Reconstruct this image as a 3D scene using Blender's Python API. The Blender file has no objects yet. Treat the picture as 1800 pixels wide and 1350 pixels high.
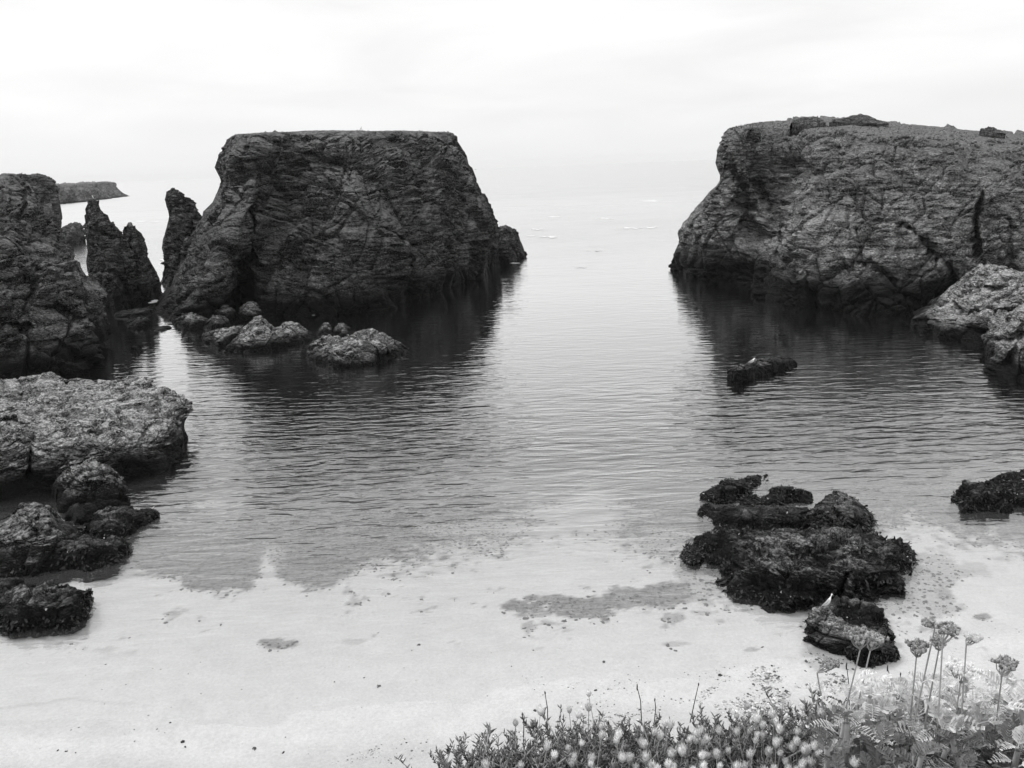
import bpy, math, random
import numpy as np
from mathutils import Vector, Matrix, Euler

random.seed(7); RNG = np.random.default_rng(7)
scene = bpy.context.scene
COL = scene.collection

# ------------------------------------------------------------------ camera
CAM_H = 16.0; FPX = 1500.0; PITCH = math.atan(385/1500); ROLL = math.radians(2.2)
cam_d = bpy.data.cameras.new('camera'); cam = bpy.data.objects.new('camera', cam_d); COL.objects.link(cam)
cam_d.sensor_width = 36; cam_d.lens = 36*FPX/1800; cam_d.clip_start = 0.05; cam_d.clip_end = 20000
cF = np.array([0, math.cos(PITCH), -math.sin(PITCH)]); cU0 = np.array([0, math.sin(PITCH), math.cos(PITCH)]); cX = np.array([1., 0, 0])
cR = math.cos(ROLL)*cX - math.sin(ROLL)*cU0; cU = math.sin(ROLL)*cX + math.cos(ROLL)*cU0
m = Matrix(((cR[0], cU[0], -cF[0], 0), (cR[1], cU[1], -cF[1], 0), (cR[2], cU[2], -cF[2], CAM_H), (0, 0, 0, 1)))
cam.matrix_world = m
scene.camera = cam

# ------------------------------------------------------------------ sky, sun, exposure
SUN_EL, SUN_AZ = math.radians(52), math.radians(-62)      # azimuth from +Y towards +X (sun to the left)
world = bpy.data.worlds.new('World'); scene.world = world; world.use_nodes = True
wn = world.node_tree; wn.nodes.clear()
def wnode(t, **k):
    n = wn.nodes.new(t)
    for a, b in k.items(): setattr(n, a, b)
    return n
sky = wnode('ShaderNodeTexSky', sky_type='NISHITA', sun_disc=False, sun_elevation=SUN_EL, sun_rotation=SUN_AZ)
bw = wnode('ShaderNodeRGBToBW'); wn.links.new(sky.outputs[0], bw.inputs[0])
tc = wnode('ShaderNodeTexCoord')
sep = wnode('ShaderNodeSeparateXYZ'); wn.links.new(tc.outputs['Generated'], sep.inputs[0])
# clouds in plan: direction / (z + 0.12)
den = wnode('ShaderNodeMath', operation='ADD'); den.inputs[1].default_value = 0.13
mx = wnode('ShaderNodeMath', operation='MAXIMUM'); mx.inputs[1].default_value = 0.0
wn.links.new(sep.outputs[2], mx.inputs[0]); wn.links.new(mx.outputs[0], den.inputs[0])
dv = []
for i in (0, 1):
    d = wnode('ShaderNodeMath', operation='DIVIDE'); wn.links.new(sep.outputs[i], d.inputs[0]); wn.links.new(den.outputs[0], d.inputs[1]); dv.append(d)
cmb = wnode('ShaderNodeCombineXYZ'); wn.links.new(dv[0].outputs[0], cmb.inputs[0]); wn.links.new(dv[1].outputs[0], cmb.inputs[1])
cn = wnode('ShaderNodeTexNoise'); cn.inputs['Scale'].default_value = 0.75; cn.inputs['Detail'].default_value = 7; cn.inputs['Distortion'].default_value = 0.5
wn.links.new(cmb.outputs[0], cn.inputs['Vector'])
cr = wnode('ShaderNodeMapRange'); cr.inputs[1].default_value = 0.32; cr.inputs[2].default_value = 0.68; cr.inputs[3].default_value = 8.9; cr.inputs[4].default_value = 11.2
wn.links.new(cn.outputs[0], cr.inputs[0])
# overcast brightens gently towards the zenith
zg = wnode('ShaderNodeMapRange'); zg.inputs[1].default_value = 0.0; zg.inputs[2].default_value = 1.0; zg.inputs[3].default_value = 1.0; zg.inputs[4].default_value = 1.25
wn.links.new(mx.outputs[0], zg.inputs[0])
mul = wnode('ShaderNodeMath', operation='MULTIPLY'); wn.links.new(cr.outputs[0], mul.inputs[0]); wn.links.new(zg.outputs[0], mul.inputs[1])
# clouds thin out into pale air at the horizon
hz = wnode('ShaderNodeMapRange'); hz.inputs[1].default_value = 0.0; hz.inputs[2].default_value = 0.16; hz.inputs[3].default_value = 0.0; hz.inputs[4].default_value = 1.0
wn.links.new(mx.outputs[0], hz.inputs[0])
hm = wnode('ShaderNodeMix'); hm.data_type = 'FLOAT'; wn.links.new(hz.outputs[0], hm.inputs[0]); hm.inputs[2].default_value = 9.3; wn.links.new(mul.outputs[0], hm.inputs[3])
fm = wnode('ShaderNodeMix'); fm.data_type = 'FLOAT'; fm.inputs[0].default_value = 0.93
wn.links.new(bw.outputs[0], fm.inputs[2]); wn.links.new(hm.outputs[0], fm.inputs[3])
bg = wnode('ShaderNodeBackground'); bg.inputs[1].default_value = 0.1
wn.links.new(fm.outputs[0], bg.inputs[0])
wo = wnode('ShaderNodeOutputWorld'); wn.links.new(bg.outputs[0], wo.inputs[0])

sd = bpy.data.lights.new('sun', 'SUN'); sd.energy = 1.5; sd.angle = math.radians(14); sd.color = (1, 1, 1)
sun = bpy.data.objects.new('sun', sd); COL.objects.link(sun)
sdir = Vector((math.sin(SUN_AZ)*math.cos(SUN_EL), math.cos(SUN_AZ)*math.cos(SUN_EL), math.sin(SUN_EL)))
sun.rotation_euler = sdir.to_track_quat('Z', 'Y').to_euler(); sun.location = (0, 0, 60)
vs = scene.view_settings
scene.display_settings.display_device = 'sRGB'
vs.view_transform = 'Standard'; vs.look = 'None'; vs.exposure = 0.0; vs.gamma = 1.0; vs.use_curve_mapping = False
cy = scene.cycles
cy.max_bounces = 6; cy.diffuse_bounces = 2; cy.glossy_bounces = 3; cy.transmission_bounces = 2; cy.transparent_max_bounces = 8; cy.volume_bounces = 1
cy.caustics_reflective = False; cy.caustics_refractive = False
cy.use_denoising = True

# ------------------------------------------------------------------ pixel <-> world
def raydir(px, py):
    u = (np.asarray(px, float)-900)/FPX; v = (675-np.asarray(py, float))/FPX
    d = cF + u[..., None]*cR + v[..., None]*cU
    return d
def at_water(px, py, z=0.0):
    d = raydir(px, py); t = (z-CAM_H)/d[..., 2]
    return np.stack([t*d[..., 0], t*d[..., 1], np.full(t.shape, float(z))], -1)
def at_y(px, py, Y):
    d = raydir(px, py); t = np.asarray(Y)/d[..., 1]
    return np.stack([t*d[..., 0], t*d[..., 1], CAM_H+t*d[..., 2]], -1)
def project(P):
    Q = P - np.array([0, 0, CAM_H]); z = Q@cF
    return 900+FPX*(Q@cR)/z, 675-FPX*(Q@cU)/z

# ------------------------------------------------------------------ noise
_perm = np.random.default_rng(11).permutation(256).astype(np.int32); _perm = np.concatenate([_perm, _perm, _perm])
_g = np.random.default_rng(12).normal(size=(256, 3)); _g /= np.linalg.norm(_g, axis=1)[:, None]; _g = _g.astype(np.float32)
def _hash(i, j, k): return _perm[_perm[_perm[i & 255]+(j & 255)]+(k & 255)]
def perlin(p):
    p = np.ascontiguousarray(p, dtype=np.float32)
    f0 = np.floor(p); i = f0.astype(np.int32); f = p-f0; w = f*f*f*(f*(f*6-15)+10)
    out = 0
    for a in (0, 1):
        wa = w[:, 0] if a else 1-w[:, 0]
        for b in (0, 1):
            wb = w[:, 1] if b else 1-w[:, 1]
            for c in (0, 1):
                wc = w[:, 2] if c else 1-w[:, 2]
                g = _g[_hash(i[:, 0]+a, i[:, 1]+b, i[:, 2]+c)]
                out = out+wa*wb*wc*((f[:, 0]-a)*g[:, 0]+(f[:, 1]-b)*g[:, 1]+(f[:, 2]-c)*g[:, 2])
    return out*1.6
def fbm(p, n=4, gain=0.5):
    o = 0; a = 1
    for k in range(n):
        o = o+a*perlin(p*(2.03**k)+17.3*k); a *= gain
    return o
def ridged(p, n=4, gain=0.5):
    o = 0; a = 1
    for k in range(n):
        o = o+a*(1-np.abs(perlin(p*(2.03**k)+9.1*k))*2); a *= gain
    return o
_rnd = np.random.default_rng(5).random((256, 4)).astype(np.float32)
def voronoi(p):
    p = np.ascontiguousarray(p, dtype=np.float32)
    i = np.floor(p).astype(np.int32); f = p-i
    F1 = np.full(len(p), 9., np.float32); F2 = F1.copy(); V = np.zeros(len(p), np.float32)
    for a in (-1, 0, 1):
        for b in (-1, 0, 1):
            for c in (-1, 0, 1):
                r = _rnd[_hash(i[:, 0]+a, i[:, 1]+b, i[:, 2]+c)]
                d = (f[:, 0]-a-r[:, 0])**2+(f[:, 1]-b-r[:, 1])**2+(f[:, 2]-c-r[:, 2])**2
                m1 = d < F1
                F2 = np.where(m1, F1, np.minimum(F2, d)); V = np.where(m1, r[:, 3], V); F1 = np.where(m1, d, F1)
    return np.sqrt(F1), np.sqrt(F2), V
def sstep(a, b, x):
    t = np.clip((x-a)/(b-a), 0, 1); return t*t*(3-2*t)

# ------------------------------------------------------------------ objects
def tag(o, label=None, cat=None, group=None, kind=None):
    if label: o['label'] = label
    if cat: o['category'] = cat
    if group: o['group'] = group
    if kind: o['kind'] = kind
    return o
def link(o, parent=None):
    COL.objects.link(o)
    if parent is not None: o.parent = parent
    return o
def empty(name, loc=(0, 0, 0)):
    o = bpy.data.objects.new(name, None); o.location = loc; o.empty_display_size = 0.1; return link(o)
def np_mesh(name, V, F, mat=None, smooth=True, attrs=None):
    """V (n,3); F list of arrays of equal-sized faces"""
    me = bpy.data.meshes.new(name)
    V = np.asarray(V, np.float32); me.vertices.add(len(V)); me.vertices.foreach_set('co', V.ravel())
    Fs = F if isinstance(F, list) else [F]
    Fs = [np.asarray(f, np.int32) for f in Fs if len(f)]
    loops = np.concatenate([f.ravel() for f in Fs]); tot = np.concatenate([np.full(len(f), f.shape[1], np.int32) for f in Fs])
    st = np.concatenate([[0], np.cumsum(tot)[:-1]]).astype(np.int32)
    me.loops.add(len(loops)); me.loops.foreach_set('vertex_index', loops)
    me.polygons.add(len(tot)); me.polygons.foreach_set('loop_start', st); me.polygons.foreach_set('loop_total', tot)
    me.polygons.foreach_set('use_smooth', np.full(len(tot), smooth, bool))
    if attrs:
        for k, a in attrs.items():
            at = me.attributes.new(k, 'FLOAT', 'POINT'); at.data.foreach_set('value', np.asarray(a, np.float32))
    me.update(); me.validate()
    if mat: me.materials.append(mat)
    return me
def grid_faces(nr, nc):
    i = np.arange(nr-1)[:, None]*nc+np.arange(nc-1)[None]
    return np.stack([i, i+1, i+nc+1, i+nc], -1).reshape(-1, 4)
class MB:
    def __init__(s): s.v = []; s.f4 = []; s.f3 = []; s.n = 0
    def add(s, V, F):
        V = np.asarray(V, float); F = np.asarray(F, int)
        (s.f4 if F.shape[1] == 4 else s.f3).append(F+s.n); s.v.append(V); s.n += len(V)
    def mesh(s, name, mat, smooth=True):
        F = []
        if s.f4: F.append(np.concatenate(s.f4))
        if s.f3: F.append(np.concatenate(s.f3))
        return np_mesh(name, np.concatenate(s.v), F, mat, smooth)
    def tube(s, pts, rad, n=6, caps=True):
        pts = np.asarray(pts, float); rad = np.broadcast_to(np.asarray(rad, float), (len(pts),))
        T = np.gradient(pts, axis=0); T /= np.linalg.norm(T, axis=1)[:, None]+1e-9
        ref = np.array([0.3, 0.2, 0.93]) if abs(T[0, 2]) < 0.8 else np.array([1., 0.1, 0])
        A = np.cross(T, ref); A /= np.linalg.norm(A, axis=1)[:, None]+1e-9; B = np.cross(T, A)
        th = np.arange(n)*2*math.pi/n
        V = pts[:, None]+rad[:, None, None]*(np.cos(th)[None, :, None]*A[:, None]+np.sin(th)[None, :, None]*B[:, None])
        k = len(pts); i = (np.arange(k-1)[:, None]*n+np.arange(n)[None]); j = (np.arange(k-1)[:, None]*n+(np.arange(n)[None]+1) % n)
        s.add(V.reshape(-1, 3), np.stack([i, j, j+n, i+n], -1).reshape(-1, 4))
    def blob(s, c, r, nu=8, nv=6, axis=None, jitter=0):
        th = np.linspace(0, math.pi, nv+1)[:, None]; ph = np.arange(nu)[None]*2*math.pi/nu
        X = np.stack([np.sin(th)*np.cos(ph), np.sin(th)*np.sin(ph), np.cos(th)*np.ones_like(ph)], -1)
        if jitter: X = X*(1+jitter*(RNG.random(X.shape[:2])-0.5)[..., None])
        X = X*np.asarray(r)
        if axis is not None: X = X@np.array(axis).T
        V = (X+np.asarray(c)).reshape(-1, 3)
        i = np.arange(nv)[:, None]*nu+np.arange(nu)[None]; j = np.arange(nv)[:, None]*nu+(np.arange(nu)[None]+1) % nu
        s.add(V, np.stack([i, i+nu, j+nu, j], -1).reshape(-1, 4))

# ------------------------------------------------------------------ materials
class NT:
    def __init__(s, name):
        s.m = bpy.data.materials.new(name); s.m.use_nodes = True; s.t = s.m.node_tree; s.t.nodes.clear()
        s.out = s.n('ShaderNodeOutputMaterial')
    def n(s, t, ins=None, **k):
        x = s.t.nodes.new(t)
        for a, b in k.items(): setattr(x, a, b)
        for a, b in (ins or {}).items(): s.set(x, a, b)
        return x
    def set(s, x, a, b):
        if isinstance(b, bpy.types.NodeSocket): s.t.links.new(b, x.inputs[a])
        elif isinstance(b, bpy.types.Node): s.t.links.new(b.outputs[0], x.inputs[a])
        else: x.inputs[a].default_value = b
    def math(s, op, a, b=0.0, c=None, clamp=False):
        x = s.n('ShaderNodeMath', operation=op, use_clamp=clamp); s.set(x, 0, a); s.set(x, 1, b)
        if c is not None: s.set(x, 2, c)
        return x.outputs[0]
    def rng(s, a, lo, hi, o0=0.0, o1=1.0):
        return s.n('ShaderNodeMapRange', {0: a, 1: lo, 2: hi, 3: o0, 4: o1}).outputs[0]
    def pos(s, scale=(1, 1, 1), rot=(0, 0, 0), obj=False):
        g = s.n('ShaderNodeTexCoord').outputs['Object'] if obj else s.n('ShaderNodeNewGeometry').outputs['Position']
        return s.n('ShaderNodeMapping', {0: g, 'Scale': scale, 'Rotation': rot}).outputs[0]
    def noise(s, vec, scale, detail=4, rough=0.55, dist=0.0):
        return s.n('ShaderNodeTexNoise', {'Vector': vec, 'Scale': scale, 'Detail': detail, 'Roughness': rough, 'Distortion': dist}).outputs[0]
    def mix(s, f, a, b):
        x = s.n('ShaderNodeMix', data_type='FLOAT'); s.set(x, 0, f); s.set(x, 2, a); s.set(x, 3, b); return x.outputs[0]
    def bsdf(s, val, rough=0.9, normal=None, spec=0.3, **k):
        b = s.n('ShaderNodeBsdfPrincipled', {'Roughness': rough, 'Specular IOR Level': spec})
        if isinstance(val, (int, float)): b.inputs['Base Color'].default_value = (val, val, val, 1)
        else: s.set(b, 'Base Color', val)
        if normal is not None: s.set(b, 'Normal', normal)
        for a, v in k.items(): s.set(b, a, v)
        return b
    def finish(s, b): s.t.links.new(b.outputs[0], s.out.inputs[0]); return s.m

def rock_mat(name,  dark=0.03, mid=0.09, light=0.32, flecks=0.5, tide=1.3, lit_lichen=0.5, dip=0.12, grass=0.0, bump=0.06, sc=1.0, up0=0.15):
    """weathered schist: wavy beds, pale flecks and lichen with top light put in, black tidal band"""
    t = NT(name)
    g = t.n('ShaderNodeNewGeometry'); sx = t.n('ShaderNodeSeparateXYZ', {0: g.outputs['Position']}); nz = t.n('ShaderNodeSeparateXYZ', {0: g.outputs['Normal']}).outputs[2]
    beds = t.noise(t.pos((0.35*sc, 0.35*sc, 2.2*sc), (0.1, dip, 0)), 1.0, 6, 0.62, 0.6)
    patch = t.noise(t.pos((0.22*sc,)*3), 1.0, 5, 0.6, 0.3)
    fine = t.noise(t.pos((1, 1, 2.0), (0, dip, 0)), 4.2*sc, 6, 0.68, 0.2)
    fleck = t.noise(t.pos((1, 1, 2.6), (0.2, dip, 0)), 6.5*sc, 3, 0.6, 0.4)
    v = t.mix(t.rng(beds, 0.42, 0.60), dark, mid)
    v = t.math('MULTIPLY', v, t.rng(patch, 0.32, 0.68, 0.35, 2.0))
    v = t.math('MULTIPLY', v, t.rng(t.noise(t.pos((1, 1, 2.4), (0, dip, 0)), 1.4*sc, 5, 0.7, 0.2), 0.35, 0.65, 0.5, 1.6))
    v = t.math('MULTIPLY', v, t.rng(fine, 0.38, 0.62, 0.3, 1.9))
    up = t.rng(nz, up0, up0*0.3+0.8)
    # lichen in patches; upward faces paled, top light put into the colour
    lf = t.math('MULTIPLY', t.rng(t.noise(t.pos((1, 1, 1.6)), 1.1*sc, 6, 0.7, 0.5), 0.42, 0.60), t.math('MULTIPLY', up, lit_lichen), clamp=True)
    v = t.mix(lf, v, t.math('MULTIPLY', light, t.rng(fine, 0.38, 0.62, 0.3, 1.3)))
    ff = t.math('MULTIPLY', t.rng(fleck, 0.57, 0.66), flecks)
    v = t.mix(ff, v, light*1.2)
    if grass > 0:
        gf = t.math('MULTIPLY', t.math('MULTIPLY', t.rng(nz, 0.45, 0.8), t.rng(t.math('ADD', sx.outputs[2], t.math('MULTIPLY', patch, 8.0)), 11.0, 18.0)), grass)
        v = t.mix(gf, v, t.rng(t.noise(t.pos((1, 1, 1)), 2.5, 6, 0.7), 0.36, 0.64, 0.10, 0.34))
    tn = t.math('ADD', sx.outputs[2], t.math('MULTIPLY', t.math('SUBTRACT', patch, 0.5), 2.0*min(1.0, tide)))
    tf = t.rng(tn, tide*0.45, tide*1.25, 0.0, 1.0)
    v = t.mix(tf, t.math('MULTIPLY', 0.009, t.rng(fine, 0.3, 0.7, 0.4, 1.8)), v)
    crk = t.n('ShaderNodeTexVoronoi', {'Vector': t.n('ShaderNodeVectorMath', {0: t.pos((0.9*sc, 0.9*sc, 2.2*sc), (0, dip, 0)), 1: t.n('ShaderNodeTexNoise', {'Vector': t.pos(), 'Scale': 1.5*sc, 'Detail': 3.0}).outputs['Color']}, operation='ADD').outputs[0], 'Scale': 1.0}, feature='DISTANCE_TO_EDGE')
    cf = t.rng(crk.outputs['Distance'], 0.0, 0.07)
    h = t.math('ADD', t.math('MULTIPLY', fine, 1.3), t.math('ADD', t.math('MULTIPLY', cf, 0.5), t.math('MULTIPLY', beds, 1.2)))
    h = t.math('ADD', h, t.math('MULTIPLY', fleck, 0.5))
    b = t.n('ShaderNodeBump', {'Height': h, 'Strength': 1.0, 'Distance': bump*2.2})
    rgh = t.mix(tf, 0.45, 0.88)
    return t.finish(t.bsdf(v, rgh, b.outputs[0], t.mix(tf, 0.12, 0.03)))

M = {}
M['stack'] = rock_mat('stack_rock', 0.007, 0.10, 0.34, 0.8, 3.0, 0.5, 0.10, 1.0, 0.15)
M['stack_pale'] = rock_mat('stack_rock_pale', 0.025, 0.26, 0.5, 0.8, 4.6, 0.9, -0.25, 0.9, 0.15)
M['cliff'] = rock_mat('cliff_rock', 0.010, 0.11, 0.38, 0.7, 3.2, 0.6, 0.35, 0.6, 0.13)
M['spire'] = rock_mat('spire_rock', 0.008, 0.085, 0.32, 0.7, 2.6, 0.45, 0.1, 0.0, 0.10)
M['far'] = rock_mat('far_rock_hazed', 0.05, 0.15, 0.22, 0.2, 1.5, 0.2, 0.05, 0.9, 0.1)  # paled: part of the distance haze is put into the rock colour
M['boulder'] = rock_mat('boulder_rock', 0.012, 0.11, 0.55, 0.6, 0.9, 1.0, 0.45, 0.0, 0.07, 1.3)
M['pale'] = rock_mat('pale_rock', 0.014, 0.15, 0.62, 0.8, 1.6, 1.0, 0.3, 0.0, 0.06, 1.6)
M['lowdark'] = rock_mat('low_dark_rock', 0.005, 0.026, 0.5, 0.5, 1.15, 0.85, 0.3, 0.0, 0.05, 2.0, 0.4)
M['gullrock'] = rock_mat('gull_perch_rock', 0.03, 0.15, 0.45, 1.0, 0.6, 0.95, 0.2, 0.0, 0.03, 2.6)
def plain(name, v, rough=0.9, spec=0.3, nz=0.0, nscale=20, **k):
    t = NT(name)
    val = v if not nz else t.rng(t.noise(t.pos(obj=True), nscale, 4, 0.6), 0.3, 0.7, v*(1-nz), v*(1+nz))
    return t.finish(t.bsdf(val, rough, None, spec, **k))
M['weed'] = plain('wet_seaweed', 0.009, 0.22, 0.35, 0.7, 9)
M['white'] = plain('white_feather', 0.82, 0.8, 0.2, 0.05, 60)
M['grey_feather'] = plain('grey_feather', 0.5, 0.8, 0.2, 0.1, 60)
M['beak'] = plain('beak_horn', 0.3, 0.5)
M['leg'] = plain('bird_leg', 0.25, 0.6)
M['hull'] = plain('boat_hull', 0.3, 0.5, 0.3, 0.1)

# ------------------------------------------------------------------ rocks
def pl(pts, s, iy=1):
    a = np.array([p[:3] if len(p) > 2 else p for p in pts], float); x = a[:, 0]
    ss = (x-x[0])/(x[-1]-x[0]); return np.interp(s, ss, a[:, 0]), smooth_interp(s, ss, a[:, iy])
def smooth_interp(s, xs, ys):
    # Catmull-Rom in 1D over irregular knots
    mslope = np.gradient(ys, xs) if len(xs) > 2 else np.full(len(xs), (ys[-1]-ys[0])/(xs[-1]-xs[0]))
    i = np.clip(np.searchsorted(xs, s, 'right')-1, 0, len(xs)-2); h = xs[i+1]-xs[i]; t = (s-xs[i])/h
    t2 = t*t; t3 = t2*t
    return (2*t3-3*t2+1)*ys[i]+(t3-2*t2+t)*h*mslope[i]*0.8+(-2*t3+3*t2)*ys[i+1]+(t3-t2)*h*mslope[i+1]*0.8
def normals_grid(P):
    du = np.gradient(P, axis=1); dv = np.gradient(P, axis=0); n = np.cross(dv, du)
    l = np.linalg.norm(n, axis=-1, keepdims=True); return -n/np.maximum(l, 1e-9)
def blur_grid(A, k):
    for _ in range(k):
        B = A.copy()
        B[1:-1] = (A[:-2]+2*A[1:-1]+A[2:])/4; A = B.copy()
        A[:, 1:-1] = (B[:, :-2]+2*B[:, 1:-1]+B[:, 2:])/4
    return A
STY = {  # big amp/scale, slab amp/(lateral, vertical) scale, block amp/scale, fine amp, crease
    'stack': dict(A1=1.9, L1=12., A2=0.36, L2=(4.5, 0.8), A3=0.62, L3=3.0, A4=0.28, L4=0.9, A5=0.10, dip=0.10, cr=0.5),
    'pale_stack': dict(A1=1.9, L1=11., A2=0.42, L2=(3.6, 0.7), A3=0.7, L3=2.8, A4=0.35, L4=0.9, A5=0.14, dip=-0.25, cr=0.5),
    'cliff': dict(A1=1.2, L1=8., A2=0.6, L2=(3.0, 0.9), A3=0.7, L3=3.0, A4=0.3, L4=0.9, A5=0.10, dip=0.4, cr=0.5),
    'spire': dict(A1=0.5, L1=4., A2=0.45, L2=(1.6, 0.5), A3=0.45, L3=1.6, A4=0.25, L4=0.6, A5=0.08, dip=0.15, cr=0.3),
    'boulder': dict(A1=0.35, L1=2.2, A2=0.16, L2=(0.9, 0.3), A3=0.30, L3=1.3, A4=0.14, L4=0.45, A5=0.05, dip=0.5, cr=0.3),
    'slab': dict(A1=0.5, L1=4., A2=0.22, L2=(1.4, 0.35), A3=0.32, L3=1.5, A4=0.16, L4=0.5, A5=0.05, dip=0.2, cr=0.25),
    'low': dict(A1=0.26, L1=1.5, A2=0.10, L2=(0.6, 0.2), A3=0.26, L3=0.8, A4=0.12, L4=0.32, A5=0.035, dip=0.3, cr=0.15),
}
def displace(P, N, st, k=1.0, seed=0, kb=1.0):   # k: number or array over the grid
    sh = P.shape; p = P.reshape(-1, 3)+seed*13.7; c, s_ = math.cos(st['dip']), math.sin(st['dip'])
    q = p.copy(); q[:, 0] = c*p[:, 0]-s_*p[:, 2]; q[:, 2] = s_*p[:, 0]+c*p[:, 2]
    w = np.stack([perlin(q/(st['L1']*0.5)+5), perlin(q/(st['L1']*0.5)+35), perlin(q/(st['L1']*0.5)+77)], -1)
    q[:, 2] += 0.16*st['L1']*perlin(p/(st['L1']*1.1)+51)                    # beds roll gently
    qw = q+w*np.array([1, 1, 0.5])*st['L2'][0]*0.16
    rgh = sstep(-0.35, 0.45, fbm(p/(st['L1']*0.45)+61, 3))                  # smooth faces beside shattered ones
    d = st['A1']*1.35*fbm(q/st['L1'], 3)*(kb if np.isscalar(kb) else np.broadcast_to(kb, sh[:2]).ravel())
    F1, F2, V = voronoi(qw/(st['L3']*1.9)); d += st['A3']*(V-0.5)*1.7-st['cr']*1.2*st['A3']*np.exp(-((F2-F1)/0.05)**2)
    F1, F2, V = voronoi(qw/st['L3']+7); d += (0.35+0.65*rgh)*(st['A3']*(V-0.5)*1.0-st['cr']*st['A3']*np.exp(-((F2-F1)/0.07)**2))
    F1, F2, V = voronoi(qw/np.array([1.3, 1.3, 3.6])/st['L3']+19); d += st['A3']*(V-0.5)*0.9-st['cr']*1.5*st['A3']*np.exp(-((F2-F1)/0.045)**2)   # upright joints
    e = qw/np.array([st['L2'][0], st['L2'][0], st['L2'][1]]); F1, F2, V = voronoi(e)
    d += (0.25+0.9*rgh)*(st['A2']*(V-0.5)*1.4-0.35*st['A2']*np.exp(-((F2-F1)/0.12)**2))
    e = qw/np.array([st['L4']*1.6, st['L4']*1.6, st['L4']*0.35])+3; F1, F2, V = voronoi(e); d += 0.95*(0.15+rgh)*(st['A4']*(V-0.5)*1.1-0.3*st['A4']*np.exp(-((F2-F1)/0.12)**2))
    d += (0.4+0.9*rgh)*st['A5']*1.3*fbm(q*np.array([1, 1, 2.2])/(st['L4']*0.8), 4, 0.6)
    return P+N*(d.reshape(sh[:2])*k)[..., None]
ROCKS = {}
def rock(name, label, rows, style, mat, depth=None, ns=200, nf=120, ncap=30, nb=14, dome=0.3, k=1.0, seed=0,
         grooves=(), cat='rock', group=None, low=1.5, taper=2.6, back=None, parent=None, smooth=True, capk=1.0):
    """rows: [(front polyline px,py), y-offset from the waterline row (number or [(s, off)...]), depth of the body there]"""
    u = np.linspace(0, 1, ns); s = 0.5-0.5*np.cos(math.pi*u)*0.55-(0.5-u)*0.45; s = np.clip(s, 0, 1)
    px, py = pl(rows[0][0], s); base = at_water(px, py); YB = base[:, 1]
    # smooth Y of the base a little
    fr = [base]; dep = [rows[0][2]]
    for r in rows[1:]:
        px, py = pl(r[0], s); off = r[1]
        if isinstance(off, list): o = np.interp(s, [a for a, b in off], [b for a, b in off])
        else: o = off
        fr.append(at_y(px, py, YB+o)); dep.append(r[2])
    wS = np.maximum(0, 1-np.abs(2*s-1)**taper)**0.5
    bk = []
    for i, F in enumerate(fr):
        Yb = F[:, 1]+dep[i]*wS
        if i == len(fr)-1 and back is not None:
            bx, by = pl(back, s); B = at_y(bx, by, Yb)
            e = wS[:, None]**0.5; B = F*(1-e)+B*e
        else:
            B = F.copy(); B[:, 0] = F[:, 0]*Yb/F[:, 1]; B[:, 1] = Yb
        bk.append(B)
    lowF = fr[0].copy(); lowF[:, 2] = -low; c = (fr[0]+bk[0])/2; d = fr[0]-c; lowF[:, :2] += d[:, :2]*0.06
    lowB = bk[0].copy(); lowB[:, 2] = -low
    FR = np.stack([lowF]+fr); BK = np.stack([lowB]+bk)
    # resample front rows
    L = np.concatenate([[0], np.cumsum(np.linalg.norm(np.diff(FR[:, ns//2], axis=0), axis=1)+0.15*low)]); L /= L[-1]
    tt = np.linspace(0, 1, nf)
    def resample(A, tt):
        K = len(A); mslope = np.gradient(A, L, axis=0)
        i = np.clip(np.searchsorted(L, tt, 'right')-1, 0, K-2); h = (L[i+1]-L[i]); t = (tt-L[i])/h; h = h[:, None, None]; t = t[:, None, None]
        t2 = t*t; t3 = t2*t
        return (2*t3-3*t2+1)*A[i]+(t3-2*t2+t)*h*mslope[i]*0.6+(-2*t3+3*t2)*A[i+1]+(t3-t2)*h*mslope[i+1]*0.6
    Fg = resample(FR, tt); Bg = resample(BK, np.linspace(1, 0, nb))
    tc_ = np.linspace(0, 1, ncap+2)[1:-1]
    cap = FR[-1][None]*(1-tc_)[:, None, None]+BK[-1][None]*tc_[:, None, None]
    cap[..., 2] += dome*np.sin(math.pi*tc_)[:, None]*wS[None]
    G = np.concatenate([Fg, cap, Bg])
    N = normals_grid(blur_grid(G, 3)); N = blur_grid(N, 6); N /= np.maximum(np.linalg.norm(N, axis=-1, keepdims=True), 1e-6)
    # orient outward
    cen = G.reshape(-1, 3).mean(0)
    if np.mean(np.sum(N*(G-cen), -1)) < 0: N = -N
    # end columns face outward sideways
    endw = np.exp(-np.minimum(np.arange(ns), np.arange(ns)[::-1])/(ns*0.02))[None, :, None]
    side = np.where(np.arange(ns) < ns/2, -1., 1.)[None, :, None]*np.array([1., 0, 0])
    N = N*(1-endw)+side*endw; N /= np.maximum(np.linalg.norm(N, axis=-1, keepdims=True), 1e-6)
    kk = np.full((len(G), 1), k); j0 = int(nf*(0.96 if capk > .5 else 0.88)); kk[j0:nf, 0] = np.linspace(k, k*capk, nf-j0); kk[nf:nf+ncap, 0] = k*capk
    ed = np.minimum(s, 1-s)/0.05; kk = kk*(1-0.15*np.exp(-ed))[None, :]
    kb = (1-0.85*np.exp(-(np.minimum(s, 1-s)/0.09)**2))[None, :]*(1-0.8*sstep(nf*0.72, nf*0.9, np.arange(len(G))))[:, None]
    D = displace(G, N, STY[style], kk, seed, kb)
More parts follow.
